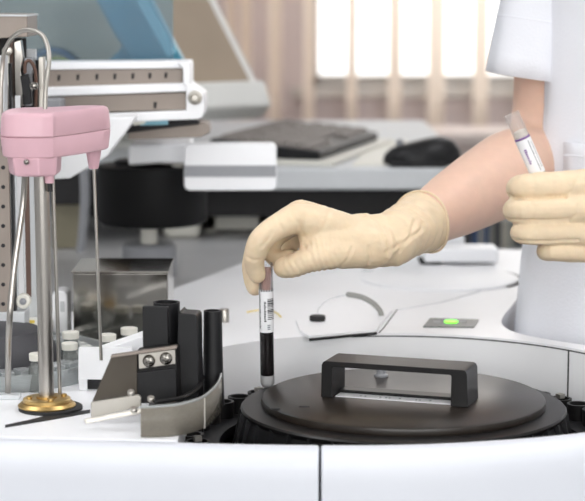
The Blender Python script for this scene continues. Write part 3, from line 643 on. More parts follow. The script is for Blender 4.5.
q = W(195, 97.5, Y=yG-.018); put('end_screw', MB().lathe(q, [(.0075, 0), (.0072, .002), (.0045, .003), (.003, .001), (0, .001)], 20, (0, -1, 0)), 'satinsteel', ga)
put('slider_rod', MB().cyl(W(140, 119.5, Y=yG+.0), W(168, 118.5, Y=yG+.0), .0065, 16), 'cyanp', ga)
put('bearing_block', MB().slab(gs([(133, 114), (145, 113.5), (145, 124), (133, 126)], yG-.012), (0, .05, 0)), 'offwhite', ga, bev=.0015)
put('under_bar', MB().slab(gs([(128, 127), (198, 121.5), (208, 124), (210, 133), (200, 137.5), (128, 140)], yG+.02), (0, .05, 0)), 'taupe', ga, bev=.0015)
put('under_dark_bar', MB().slab(gs([(118, 124), (196, 119), (200, 124), (120, 134)], yG+.012), (0, .05, 0)), 'dark', ga, bev=.001)  # dark bar just below the white end plate
zc_ = W(0, 66, Y=yG).z-.04
put('rear_shelf', MB().box((W(-100, 0, Y=2.1).x, yG+.06, zc_-.004), (W(186, 0, Y=2.2).x, 2.30, zc_)), 'grey', ga, bev=.001)
put('support_post', MB().box((W(26, 0, Y=yG).x, yG-.004, zl), (W(40, 0, Y=yG).x, yG+.017, W(0, 66, Y=yG).z)), 'dark', ga, bev=.002)
put('support_post', MB().box((W(-100, 0, Y=yG).x, yG-.004, zl), (W(-86, 0, Y=yG).x, yG+.017, W(0, 66, Y=yG).z)), 'dark', ga, bev=.002)
# white arm slanting behind the pink arm
wa = thing('white_transfer_arm', W(80, 178, Y=1.90), 'white wedge shaped transfer arm hanging behind the pink arm', 'arm')
put('mount', MB().slab(gs([(40, 100), (60, 100), (60, 130), (40, 130)], 1.93), (0, .06, 0)), 'grey', wa, bev=.001)
put('shell', MB().slab(gs([(40, 122), (104, 118), (135, 117), (133, 122), (110, 152), (108, 156), (70, 178.5), (40, 180)], 1.90), (0, .05, 0)), 'white', wa, bev=.002)
# robot base: black drum with white arm over it
yD = 2.22
dc = W(152, 200, Y=yD)
dr = thing('mixer_drum', (dc.x, yD, bz), 'black cylindrical drum on a thin spindle standing on the grey bench', 'drum')
rD = 55*yD*1.01/FPX
z0, z1 = W(0, 229, Y=yD-rD).z, W(0, 170, Y=yD-rD).z
put('drum_body', MB().lathe((dc.x, yD, 0), [(rD-.006, z0-.001), (rD-.001, z0+.002), (rD, z0+.005), (rD*.98, z1-.004), (rD*.97, z1), (rD*.5, z1+.002), (0, z1+.002)], 56), mat('drum_black', (10, 10, 11), .55, var=.1, spec=.2), dr)
put('spindle', MB().lathe((dc.x-.004, yD, 0), [(.012, bz+.006), (.010, bz+.012), (.010, z0)], 24), 'offwhite', dr)
zb2 = W(0, 243, Y=yD).z
put('spindle_base', MB().lathe((dc.x-.004, yD, 0), [(.032, bz), (.032, zb2-.003), (.029, zb2), (.012, zb2)], 40), 'grey', dr)
put('drum_knob', MB().lathe((dc.x-.025, yD-.01, z1), [(.018, 0), (.018, .006), (.012, .008), (0, .008)], 24), 'black', dr)
put('drum_cap', MB().lathe((dc.x+.025, yD-.01, z1), [(.014, 0), (.013, .007), (0, .008)], 24), 'offwhite', dr)
# white arm with the rounded plate
za = thing('white_probe_arm', W(200, 190, Y=2.15), 'white box arm with rounded grey banded end plate above the drum', 'arm')
put('beam', MB().slab(gs([(128, 145), (190, 143), (190, 163.5), (160, 164), (128, 166)], 2.17), (0, .09, 0)), 'white', za, bev=.004)
def rrect(x0, y0, x1, y1, r, Y, n=5):
    pts = []
    for cx, cy, a in ((x1-r, y0+r, -90), (x1-r, y1-r, 0), (x0+r, y1-r, 90), (x0+r, y0+r, 180)):
        for i in range(n+1):
            t = R(a+90*i/n); pts.append(W(cx+r*math.cos(t), cy+r*math.sin(t), Y=Y))
    return pts
ep = put('end_plate', MB().slab(rrect(184, 144, 276.5, 190.5, 6, 2.12), (0, .03, 0)), 'white', za, bev=.0015)
put('grey_band', MB().slab(gs([(184.6, 165.5), (276, 165.5), (276, 177), (184.6, 177)], 2.1188), (0, .0015, 0)), 'grey', ep)
put('beam_foot', MB().slab(gs([(172, 160), (182, 160), (182, 176), (172, 176)], 2.18), (0, .03, 0)), 'offwhite', za, bev=.002)
# tinted hood and blue cover
hd_ = thing('tinted_hood', Vector((W(80, 62, Y=2.10).x, 2.1, zc_)), 'blue grey tinted see-through hood rising behind the gantry rail', 'hood')
put('hood_sheet', MB().slab([Vector((W(-90, 0, Y=2.1).x, 2.1, zc_)), Vector((W(172.5, 0, Y=2.1).x, 2.1, zc_)), W(172.5, -120, Y=2.1), W(-90, -120, Y=2.1)], (0, .004, 0)), 'hood', hd_)
bc = thing('blue_cover', W(140, 62, Y=2.2), 'blue slanted cover arm seen through the tinted hood', 'cover')
put('cover_panel', MB().slab([Vector((W(140, 0, Y=2.2).x, 2.2, zc_))]+gs([(134, 66), (112, 30), (92, -8), (60, -70), (110, -70), (147, -8), (176, 48), (186, 66)], 2.2)+[Vector((W(186, 0, Y=2.2).x, 2.2, zc_))], (0, .05, 0)), 'bluep', bc, bev=.003)
put('cover_edge', MB().slab(gs([(176, 52), (147, -2), (110, -70), (98, -70), (136, 0), (168, 58)], 2.196), (0, .003, 0)), 'cyanp', bc)
put('cover_flange', MB().slab(gs([(100, 68), (118, 52), (126, 40), (140, 60), (140, 68)], 2.21), (0, .03, 0)), 'bluep', bc, bev=.002)
# cables behind the hood
cb = thing('cable_bundle', Vector((W(50, 62, Y=2.16).x, 2.16, zc_)), 'dark cable bundle with a yellow wire lying low behind the hood', 'cables')
put('black_cable', MB().tube([Vector((W(14, 0, Y=2.16).x, 2.16, zc_+.004)), W(20, 66, Y=2.16), W(35, 55, Y=2.16), W(50, 50, Y=2.16), (W(68, 54, Y=2.16)), W(80, 66, Y=2.16), Vector((W(84, 0, Y=2.16).x, 2.16, zc_+.004))], .0045, 10), 'black', cb)
put('blue_cable', MB().tube([W(25, 64, Y=2.14), W(45, 52, Y=2.14), W(62, 52, Y=2.14), W(76, 64, Y=2.14)], .003, 10), 'b1', cb)
put('yellow_cable', MB().tube([W(38, 66, Y=2.13), W(55, 58.5, Y=2.13), W(70, 62, Y=2.13), W(76, 68, Y=2.13)], .0022, 8), 'yellow', cb)
# tall grey cabinet on the left behind
gc = thing('tall_cabinet', (-.75, 3.6, 0), 'tall blue grey cabinet in the left background behind the hood', 'cabinet')
put('carcass', MB().box((-1.5, 3.45, 0), (W(178, 0, Y=3.45).x, 3.9, 1.9)), mat('cabinet_grey', (150, 158, 164), .6, var=.04), gc, bev=.004)
for i in range(3): put('door', MB().box((-1.49+i*.425, 3.43, .1), (-1.08+i*.425, 3.45, 1.88)), mat('door_grey', (150, 158, 164), .55, var=.04), gc, bev=.003)
# khaki box + dark column behind the pole
kb = thing('khaki_module', W(62, 262, Y=2.45), 'khaki box module with dark top in the gap right of the pole', 'module')
p0, p1 = W(48, 0, Y=2.45).x, W(78, 0, Y=2.45).x
put('box', MB().box((p0, 2.45, bz), (p1, 2.495, W(0, 204, Y=2.45).z)), 'khaki', kb, bev=.002)
put('top_unit', MB().box((p0, 2.44, W(0, 204, Y=2.45).z), (W(96, 0, Y=2.45).x, 2.495, W(0, 172, Y=2.45).z)), 'dark', kb, bev=.002)
put('side_pipe', MB().tube([W(84, 170, Y=2.42), W(85, 200, Y=2.42), W(82, 240, Y=2.42), Vector((W(80, 255, Y=2.42).x, 2.42, bz))], .006, 12, round_caps=False), 'grey', kb)
# ---- desk with keyboard, mouse, monitor
dz = Z(-.240)
dk = thing('desk', (.1, 2.95, 0), 'pale grey computer desk carrying keyboard and mouse in the background', 'desk')
yd = W(300, 168.5, z=-.240).y
dx0, dx1 = W(182, 170, Y=yd).x, W(472, 170, Y=yd).x
put('desktop', MB().box((dx0-.22, yd, dz-.029), (dx1, 3.41, dz)), 'paleg', dk, bev=.004)
put('modesty_panel', MB().box((-.33, 2.84, .25), (dx1-.04, 2.86, dz-.03)), 'dark', dk)
for x, y in ((-.33, 2.87), (dx1-.045, yd+.02), (-.33, 3.35), (dx1-.045, 3.35)):
    put('leg', MB().box((x, y, 0), (x+.04, y+.04, dz-.029)), 'dark', dk, bev=.002)
put('crossbar', MB().box((-.3, yd+.05, dz-.07), (dx1-.05, yd+.08, dz-.03)), 'dark', dk)
# keyboard: long axis runs away from the viewer
ka, kb_, kc = W(320, 164, z=-.238), W(378, 139, z=-.232), W(228, 151.5, z=-.238)
kl = (kb_-ka); kl.z = 0; kw = (kc-ka); kw.z = 0; kL = kl.length; kl.normalize(); kn_ = Vector((-kl.y, kl.x, 0)); kW = .155
tray_ = [Vector((ka.x, ka.y, 0))+kl*a_+kn_*b_ for a_, b_ in ((-.012, -.020), (min(kL, .44)+.02, -.020), (min(kL, .44)+.02, kW+.012), (-.012, kW+.012))]
tag(put('keyboard_tray', MB().prism([(p.x, p.y) for p in tray_], dz, dz+.007), 'offwhite', bev=.002), 'pale slim tray lying on the desk under the dark keyboard', 'tray')
key = thing('keyboard', (ka.x, ka.y, dz+.007), 'dark grey keyboard seen end-on across the pale desk', 'keyboard')
def K(s, t, h): return Vector((ka.x, ka.y, dz+.007+h))+kl*s+kn_*t
kL = min(kL, .44)
put('case', MB().add([K(0, 0, 0), K(kL, 0, 0), K(kL, kW, 0), K(0, kW, 0), K(0, 0, .012), K(kL, 0, .012), K(kL, kW, .026), K(0, kW, .026)], [(3, 2, 1, 0), (4, 5, 6, 7), (0, 1, 5, 4), (1, 2, 6, 5), (2, 3, 7, 6), (3, 0, 4, 7)]), 'black', key, bev=.003)
nr, ncol = 6, 20
k0 = None
for r_ in range(nr):
    for c_ in range(ncol):
        if r_ == 0 and 6 <= c_ <= 11: continue
        if r_ == 4 and c_ % 5 == 4: continue
        t0 = .012+r_*.0225; s0 = .012+c_*(kL-.024)/ncol; hh = .012+.014*t0/kW
        w_ = (kL-.024)/ncol-.003
        vs = [K(s0, t0, hh), K(s0+w_, t0, hh), K(s0+w_, t0+.019, hh+.0017), K(s0, t0+.019, hh+.0017), K(s0+.002, t0+.002, hh+.006), K(s0+w_-.002, t0+.002, hh+.006), K(s0+w_-.002, t0+.017, hh+.0077), K(s0+.002, t0+.017, hh+.0077)]
        put('key', MB().add(vs, [(3, 2, 1, 0), (4, 5, 6, 7), (0, 1, 5, 4), (1, 2, 6, 5), (2, 3, 7, 6), (3, 0, 4, 7)]), 'key', key, smooth=False)
# mouse
mo = W(424, 166, z=-.238)
mt = thing('mouse', (mo.x, mo.y+.03, dz), 'black computer mouse on the desk above the glove cuff', 'mouse')
mb = MB(); N = 20; pr = [(1, 0), (1.02, .2), (.97, .5), (.8, .8), (.5, .97), (0.001, 1)]
vs = []
for k_, h in pr:
    for i in range(N):
        a = 2*math.pi*i/N; x = math.cos(a)*.052*k_; y = math.sin(a)*.032*k_
        vs.append(Vector((mo.x+x, mo.y+.034+y, dz+.002+h*.033*(1-.18*math.cos(a)*-1 if k_ > .3 else 1.0))))
fs = [(j*N+i, j*N+(i+1) % N, (j+1)*N+(i+1) % N, (j+1)*N+i) for j in range(len(pr)-1) for i in range(N)]+[tuple(range(N-1, -1, -1)), tuple((len(pr)-1)*N+i for i in range(N))]
put('shell', mb.add(vs, fs), 'black', mt)
put('wheel', MB().lathe((mo.x-.03, mo.y+.04, dz+.0285), [(.006, 0), (.006, .005)], 16, (0, 1, 0)), 'grey', mt)
put('side_grip', MB().box((mo.x-.045, mo.y-.002, dz), (mo.x+.03, mo.y+.03, dz+.006)), 'dark', mt, bev=.002)
pc = [W(p, q, z=-.239) for p, q in ((352, 165), (398, 165), (408, 141), (375, 141))]
tag(put('mouse_pad', MB().slab([Vector((p.x, p.y, dz)) for p in pc], (0, 0, .002)), 'offwhite'), 'cream pad lying between keyboard and black mouse', 'pad')
# monitor, tilted back
mc = W(268, 100, Y=2.75); mn = Vector((.62, -.785, 0)).normalized(); th = R(41)
mu = Vector((0, 0, 1))*math.cos(th)-mn*math.sin(th); ml = Vector((mn.y, -mn.x, 0)).normalized()
if ml.x > 0: ml = -ml
mN = mn*math.cos(th)+Vector((0, 0, 1))*math.sin(th)
mon = thing('monitor', (mc.x-.2, mc.y+.13, dz), 'tilted monitor with white bezel and taupe screen left of blinds', 'monitor')
def S(s, t, d=0): return mc+ml*s+mu*t+mN*d
put('casing', MB().slab([S(0, 0, -.035), S(.42, 0, -.035), S(.42, .34, -.035), S(0, .34, -.035)], mN*.035), 'bezel', mon, bev=.006)
put('screen', MB().slab([S(.016, .034, .0003), S(.40, .034, .0003), S(.40, .32, .0003), S(.016, .32, .0003)], mN*.001), 'screen', mon)
put('chin', MB().slab([S(0, -.012, -.03), S(.42, -.012, -.03), S(.42, .028, -.02), S(0, .028, -.02)], mN*.034), 'bezel', mon, bev=.005)
put('power_button', MB().slab([S(.05, .008, .004), S(.06, .008, .004), S(.06, .013, .009), S(.05, .013, .009)], mN*.001), 'grey', mon)
put('stand_neck', MB().cyl(Vector((mc.x-.2, mc.y+.13, dz+.01)), S(.25, .1, -.04), .02, 20), 'bezel', mon)
put('stand_base', MB().lathe((mc.x-.2, mc.y+.13, dz), [(.07, 0), (.07, .008), (.045, .014), (0, .014)], 40), 'bezel', mon)
# things under the desk
p0, p1 = W(205, 0, Y=2.62).x, W(262, 0, Y=2.62).x
pcb = thing('bench_box', ((p0+p1)/2, 2.7, bz), 'pale grey box with dark opening on the bench under the desk', 'box')
zt2 = W(0, 211, Y=2.62).z
put('shell', MB().box((p0, 2.62, bz), (p0+.012, 2.78, zt2)).box((p0, 2.62, zt2-.026), (p1, 2.78, zt2)).box((p1-.006, 2.62, bz), (p1, 2.78, zt2)).box((p0, 2.775, bz), (p1, 2.78, zt2)), 'offwhite', pcb, smooth=False)
put('drawer', MB().box((p0+.013, 2.63, bz+.001), (p1-.007, 2.77, zt2-.03)), 'black', pcb, bev=.002)
p0, p1 = W(161, 0, Y=2.55).x, W(198, 0, Y=2.55).x
tag(put('pale_canister', MB().box((p0, 2.55, bz), (p1, 2.62, W(0, 222, Y=2.55).z)), 'offwhite', bev=.008), 'low pale box on the grey bench just right of the drum spindle', 'box')
# white cabinet right, binders
p0, p1 = W(440, 0, Y=2.39).x, W(468, 0, Y=2.39).x
wc = thing('white_unit', ((p0+p1)/2, 2.43, 0), 'white floor unit behind the deck under the bare forearm', 'cabinet')
put('body', MB().box((p0, 2.39, .05), (p1, 2.475, W(0, 236, Y=2.39).z)), 'white', wc, bev=.004)
put('plinth', MB().box((p0+.004, 2.395, 0), (p1-.004, 2.47, .05)), 'dark', wc)
ysf = 3.3; zsf = W(0, 249, Y=ysf).z
sh = thing('binder_shelf', (.4, 3.4, 0), 'low grey shelf unit holding binders right of the desk', 'shelf')
xs0, xs1 = W(455, 0, Y=ysf).x, W(640, 0, Y=ysf).x
put('shelf_board', MB().box((xs0, ysf-.02, zsf-.02), (xs1, ysf+.3, zsf)), 'paleg', sh, bev=.002)
put('side_panel', MB().box((xs0, ysf-.02, 0), (xs0+.02, ysf+.3, zsf-.02)), 'paleg', sh); put('side_panel', MB().box((xs1-.02, ysf-.02, 0), (xs1, ysf+.3, zsf-.02)), 'paleg', sh)
put('back_panel', MB().box((xs0, ysf+.3, 0), (xs1, ysf+.31, zsf+.1)), 'grey', sh)
xb = W(467, 0, Y=ysf).x
for i, (w, mm, col_) in enumerate(((8, 'b3', 'dark grey'), (7, 'b1', 'blue'), (4, 'b4', 'cream'), (6, 'b1', 'blue'), (6, 'b2', 'grey'), (7, 'b3', 'dark grey'), (5, 'b4', 'cream'), (8, 'b2', 'grey'), (7, 'b3', 'dark grey'), (7, 'b2', 'grey'), (8, 'b1', 'blue'))):
    ww = w*ysf/FPX
    place = ('leftmost binder of the row', 'second binder from the left', 'third from the left', 'fourth from the left', 'fifth from the left', 'sixth from the left', 'seventh from the left, thin', 'eighth from the left', 'ninth from the left', 'tenth from the left', 'rightmost binder of the row')[i]
    t = thing('binder', (xb+ww/2, ysf+.1, zsf), '%s binder on the shelf under the forearm, %s' % (col_, place), 'binder', 'binders on the shelf')
    put('cover', MB().box((xb+.0005, ysf, zsf), (xb+ww-.0005, ysf+.22, zsf+.135+.004*(i % 3))), mm, t, bev=.002)
    put('spine_label', MB().box((xb+ww*.2, ysf-.0008, zsf+.05), (xb+ww*.8, ysf, zsf+.11)), 'paper', t)
    xb += ww
# ================================================================== SAMPLE TUBES
def barcode(parent, c, axis, ref, r, s0, s1, a0, a1, seed):
    """bars running around part of the tube, stacked along it"""
    rnd = random.Random(seed); ax = axis.normalized(); u = (ref-ax*ref.dot(ax)).normalized(); w = ax.cross(u)
    mb = MB(); s = s0
    while s < s1:
        t = rnd.choice((.0004, .0004, .0007, .0010)); n = 6; vs = []
        for ss in (s, min(s+t, s1)):
            for i in range(n+1):
                a = a0+(a1-a0)*i/n; vs.append(c+ax*ss+(u*math.cos(a)+w*math.sin(a))*r)
        mb.add(vs, [(i, i+1, n+2+i, n+1+i) for i in range(n)]); s += t+rnd.choice((.0004, .0004, .0008))
    return put('barcode', mb, 'ink', parent)
def text_marks(parent, c, axis, ref, r, s0, s1, a, seed, wid=.12, m='ink'):
    rnd = random.Random(seed); ax = axis.normalized(); u = (ref-ax*ref.dot(ax)).normalized(); w = ax.cross(u); mb = MB(); s = s0
    while s < s1:
        l = rnd.uniform(.0007, .0014); da = wid*rnd.uniform(.6, 1)
        pts = [c+ax*ss+(u*math.cos(aa)+w*math.sin(aa))*r for ss, aa in ((s, a), (s+l, a), (s+l, a+da), (s, a+da))]
        mb.add(pts, [(0, 1, 2, 3)]); s += l+.0005
    return put('print', mb, m, parent)
def tube(name, bot, top, r, label, blood, lab0, lab1, ref, seed, gm='tubeglass'):
    ax = (top-bot); L = ax.length
    t = thing(name, bot, label, 'test tube')
    prof_ = [(r*math.sin(a), r-r*math.cos(a)) for a in [R(90)*i/8 for i in range(9)]]
    prof_[0] = (1e-6, 0)
    ri = r-.0008
    put('glass', MB().lathe(bot, prof_+[(r, L-.0012), (r-.0002, L), (ri, L), (ri, L-.001), (ri, r)], 32, ax), gm, t)
    if blood:
        rb = r-.0004
        g0, b0, b1 = blood
        put('blood', MB().lathe(bot, [(rb*math.sin(a), b0+rb*.55-rb*.55*math.cos(a)) for a in [R(90)*i/6+1e-4 for i in range(7)]]+[(rb, b1), (0, b1)], 32, ax), 'blood', t)
        if g0 is not None: put('gel_plug', MB().lathe(bot, [(rb*math.sin(a), g0+rb-rb*math.cos(a)) for a in [R(90)*i/6+1e-4 for i in range(7)]]+[(rb, b0+.002), (0, b0+.002)], 32, ax), 'gel', t)
    axn = ax.normalized(); u = (ref-axn*ref.dot(axn)).normalized(); w = axn.cross(u)
    n = 24; vs = []; rl_ = r+.0002
    for ss in (lab0, lab1):
        for i in range(n+1):
            a = -R(150)+R(300)*i/n; vs.append(bot+axn*ss+(u*math.cos(a)+w*math.sin(a))*rl_)
    lb_ = put('label', MB().add(vs, [(i, i+1, n+2+i, n+1+i) for i in range(n)]), 'paper', t)
    return t, lb_
bot = W(267.5, 388.5, Y=1.640); top = W(265.6, 263, Y=1.636); rt_ = .0063
Ltot = (top-bot).length
def frac(py): return Ltot*(388.5-py)/(388.5-263)
bt, lb_ = tube('blood_tube', bot, top, rt_, 'upright tube of dark blood with barcode label pinched by gloved fingers', (frac(388), frac(377), frac(330)), frac(331), frac(288.5), Vector((0, -1, 0)), 3)
ax = top-bot; ref = Vector((0, -1, 0))
barcode(lb_, bot, ax, ref, rt_+.00035, frac(318), frac(297), R(10), R(72), 5)
text_marks(lb_, bot, ax, ref, rt_+.00035, frac(320), frac(300), R(-16), 8, .30)
text_marks(lb_, bot, ax, ref, rt_+.00035, frac(327), frac(292), R(-62), 9, .3)
text_marks(lb_, bot, ax, ref, rt_+.00035, frac(328), frac(324), R(8), 11, .5, 'grey')
n = MB()
for i in range(7):
    a = R(-60+20*i); axn = ax.normalized(); u = ref.normalized(); w = axn.cross(u)
    pts = [bot+axn*ss+(u*math.cos(aa)+w*math.sin(aa))*(rt_+.00035) for ss, aa in ((frac(290.5), a), (frac(288.8), a), (frac(288.8), a+.2), (frac(290.5), a+.2))]; n.add(pts, [(0, 1, 2, 3)])
put('print', n, 'ink', lb_)
# residue tint in the empty top of the tube
put('residue', MB().lathe(bot, [(rt_-.001, frac(290)), (rt_-.001, frac(268))], 24, ax), clear('pink_residue', (206, 176, 168), .45, .2, .3), bt)
b2 = W(561, 226, Y=1.5235); t2 = W(511.5, 113.5, Y=1.5235); L2 = (t2-b2).length
def f2(py): return L2*(226-py)/(226-113.5)
st, lb2 = tube('sample_tube', b2, t2, .0063, 'tilted clear tube with white label held in the right gloved fist', None, f2(173), f2(139), Vector((0, -1, 0)), 4, 'tubeclear')
ax2 = t2-b2
text_marks(lb2, b2, ax2, Vector((0, -1, 0)), .00665, f2(170), f2(142), R(20), 21, .22, 'grey')
text_marks(lb2, b2, ax2, Vector((0, -1, 0)), .00665, f2(162), f2(148), R(-30), 22, .35, 'purple')
text_marks(lb2, b2, ax2, Vector((0, -1, 0)), .00665, f2(168), f2(144), R(45), 23, .16, 'grey')
put('collar_ring', MB().lathe(b2, [(.00645, f2(138.5)), (.00645, f2(137))], 28, ax2), 'purple', st)
put('inner_stopper', MB().lathe(b2, [(.0054, f2(139)), (.0054, f2(131)), (.002, f2(130)), (0, f2(130))], 24, ax2), 'offwhite', st)
# ================================================================== PERSON
HX, HY = .427, 1.855
pe = thing('person', (HX, HY+.02, 0), 'person in a white short sleeved coat and cream gloves placing a tube', 'person')
mm_ = .001
elb = W(548, 150, Y=1.885); wr = W(392, 239.5, Y=1.668)
shR = Vector((HX-.147, HY+.055, Z(.125))); shL = Vector((HX+.15, HY+.055, Z(.125)))
wrL = W(700, 224, Y=1.56); elL = Vector((HX+.235, HY+.06, Z(-.155)))
def lerp(a, b, t): return a*(1-t)+b*t
body = MB()
body.tube([shR+Vector((.02, 0, 0)), lerp(shR, elb, .25), lerp(shR, elb, .6), elb, lerp(elb, wr, .28), lerp(elb, wr, .55), lerp(elb, wr, .70), lerp(elb, wr, .80), lerp(elb, wr, .92), wr], [.040, .042, .042, .0425, .0405, .034, .0288, .0245, .020, .019], 24)
body.tube([shL-Vector((.02, 0, 0)), lerp(shL, elL, .3), lerp(shL, elL, .7), elL, lerp(elL, wrL, .3), lerp(elL, wrL, .7), wrL], [.040, .042, .043, .042, .041, .032, .022], 20)
body.tube([(HX, HY+.02, .90), (HX, HY+.02, 1.0), (HX, HY+.02, 1.1), (HX, HY+.015, 1.22), (HX, HY+.025, 1.33), (HX, HY+.03, 1.40)], [.10, .098, .09, .1, .10, .06], 24, sq=(1.0, 1.45), up=(0, -1, 0))
body.tube([shR, (HX-.06, HY+.045, Z(.165)), (HX+.06, HY+.045, Z(.165)), shL], [.038, .045, .045, .038], 20)
body.tube([(HX, HY+.04, 1.38), (HX, HY+.02, 1.47), (HX, HY+.0, 1.52)], [.055, .05, .05], 20)
hc_ = Vector((HX-.01, HY-.02, 1.585))
body.sphere(hc_+Vector((0, .015, .02)), .088, (.86, 1.05, 1.1)); body.sphere(hc_+Vector((0, -.015, -.035)), .066, (.9, 1.0, 1.15))
body.tube([hc_+Vector((0, -.085, .02)), hc_+Vector((0, -.103, -.012))], [.008, .013], 12)
body.tube([hc_+Vector((-.018, -.078, -.055)), hc_+Vector((0, -.084, -.055)), hc_+Vector((.018, -.078, -.055))], [.006, .008, .006], 10)
for s in (-1, 1):
    body.sphere(hc_+Vector((s*.078, .012, .0)), .028, (.35, .7, 1.1))
    body.tube([(HX+s*.085, HY+.03, .92), (HX+s*.09, HY+.03, .72), (HX+s*.09, HY+.025, .48), (HX+s*.09, HY+.05, .3), (HX+s*.09, HY+.055, .09), (HX+s*.09, HY+.05, .05)], [.085, .08, .055, .054, .036, .034], 20)
    body.tube([(HX+s*.09, HY+.05, .04), (HX+s*.095, HY-.06, .03)], [.035, .03], 14)
blob('body', body, .0045, 'skin', pe, 5)
for s in (-1, 1):
    e = put('eye', MB().sphere(hc_+Vector((s*.031, -.071, .012)), .012), 'paper', pe); put('iris', MB().sphere(hc_+Vector((s*.031, -.081, .010)), .005), 'brown', e)
hr = MB().sphere(hc_+Vector((0, .03, .035)), .097, (.9, 1.0, 1.08)); hr.tube([hc_+Vector((0, .1, .0)), hc_+Vector((0, .12, -.09)), hc_+Vector((0, .10, -.17))], [.045, .035, .012], 14)
blob('hair', hr, .006, 'hair', pe, 4)
# ---- right glove (pinching the blood tube)
def Hp(px, py, Y): return W(px, py, Y=Y)
def chain(mb, pts, n=18):
    mb.tube([Hp(p[0], p[1], p[2]) for p in pts], [p[3]*mm_ for p in pts], n)
g = MB()
dY = .012
idx = [(296, 218, 1.630, 13), (277, 227, 1.621, 11), (261, 240, 1.617, 10.6), (254.5, 256, 1.621, 9.6), (254.5, 266, 1.626, 8.8), (257.3, 275, 1.629, 7.8)]
mid = [(301, 214, 1.655, 13), (281, 224, 1.653, 11), (262, 240, 1.652, 10.4), (253, 261, 1.655, 9.4), (252.3, 276, 1.654, 8.4), (255, 287.5, 1.652, 7.5)]
rng = [(304, 219, 1.675, 12), (285, 229, 1.670, 10.2), (272, 241, 1.668, 9.6), (272, 254, 1.664, 8.4), (280, 259, 1.660, 8), (290, 257, 1.657, 7.6)]
pky = [(312, 226, 1.693, 11), (297, 237, 1.689, 9), (289, 247, 1.686, 8.4), (290, 256, 1.681, 7.4), (298, 260, 1.677, 7)]
thb = [(372, 250, 1.655, 17), (345, 251, 1.640, 15.5), (320, 256, 1.628, 12.8), (306, 260.5, 1.625, 11.2), (294, 265.5, 1.627, 10.4), (284, 267.5, 1.632, 9.6)]
for c_ in (idx, mid, rng, pky, thb): chain(g, c_)
chain(g, [(392, 240, 1.668, 23), (352, 236.5, 1.655, 19.5), (320, 224, 1.639, 15.5), (296, 218, 1.632, 13)])
chain(g, [(392, 240, 1.668, 23), (348, 233, 1.664, 18), (320, 222, 1.659, 15), (300, 214, 1.655, 13)])
chain(g, [(392, 241, 1.670, 23), (348, 236, 1.678, 16), (304, 219, 1.675, 12)])
chain(g, [(392, 243, 1.672, 21), (350, 241, 1.689, 14), (312, 226, 1.693, 11)])
chain(g, [(380, 243, 1.660, 22), (345, 241, 1.644, 16), (322, 237, 1.636, 13), (309, 238, 1.636, 9.5)])
chain(g, [(372, 247, 1.655, 18), (345, 247, 1.642, 15), (322, 247, 1.632, 12.5), (309, 248, 1.632, 9)])
chain(g, [(375, 248, 1.66, 17), (350, 247, 1.66, 15), (330, 240, 1.66, 13)])
cuff = lerp(elb, wr, .82)
fd = (elb-wr).normalized()
g.tube([Hp(385, 243, 1.663), wr, lerp(wr, cuff, .45), lerp(wr, cuff, .8), cuff], [.0225, .0235, .0248, .0272, .0290], 28, 6, round_caps=False)
thumbpts = [Hp(p[0], p[1], p[2]) for p in thb]
wr_to = (cuff-wr).length
def glove_deform(co):
    d = 0
    s = (co-wr).dot(fd)
    # wrist creases: irregular rings around the glove between palm and cuff
    if -.03 < s < wr_to*.97:
        m = min(1, (s+.03)/.012)*min(1, (wr_to*.97-s)/.006)
        ph = s+noise.noise(co*28)*.012
        rad = (co-wr-fd*s)
        a = .5+.5*noise.noise(co*22+Vector((3, 1, 7)))
        d += m*a*.0013*math.sin(ph*2*math.pi/.0125)
        d += m*.0016*noise.noise(Vector((co.x*30, co.y*30, co.z*55)))
    # thumb: transverse latex creases
    best = 9; tt = 0
    for i in range(1, len(thumbpts)-1):
        a, b = thumbpts[i], thumbpts[i+1]; ab = b-a; t = max(0, min(1, (co-a).dot(ab)/ab.length_squared)); q = (co-a-ab*t).length
        if q < best: best = q; tt = i+t
    if best < .018:
        sx = co.x+noise.noise(co*40)*.004+.35*co.z
        m = max(0, min(1, (.018-best)/.004))*max(0, min(1, (tt-1.2)/.5))*max(0, min(1, (5-tt)/.5))
        d += m*.00055*math.sin(sx*2*math.pi/.0052)*(.6+.6*noise.noise(co*60))
    d += .0004*noise.noise(co*90)
    return d
def groove(lines, co, hat=.35):
    d = 0
    for pts, depth, wd in lines:
        best = 9
        for a, b in zip(pts[:-1], pts[1:]):
            ax_, az_ = b.x-a.x, b.z-a.z; L2_ = ax_*ax_+az_*az_
            t = max(0, min(1, ((co.x-a.x)*ax_+(co.z-a.z)*az_)/L2_)); q = math.hypot(co.x-a.x-ax_*t, co.z-a.z-az_*t)
            e = 1 if 0 < t < 1 else 1
            best = min(best, q)
        if best < wd*4:
            k_ = best/wd; d += depth*(-math.exp(-k_*k_)+hat*math.exp(-(k_-1.9)**2))
    return d
def Ln(y, *pp): return [W(p, q, Y=y) for p, q in pp]
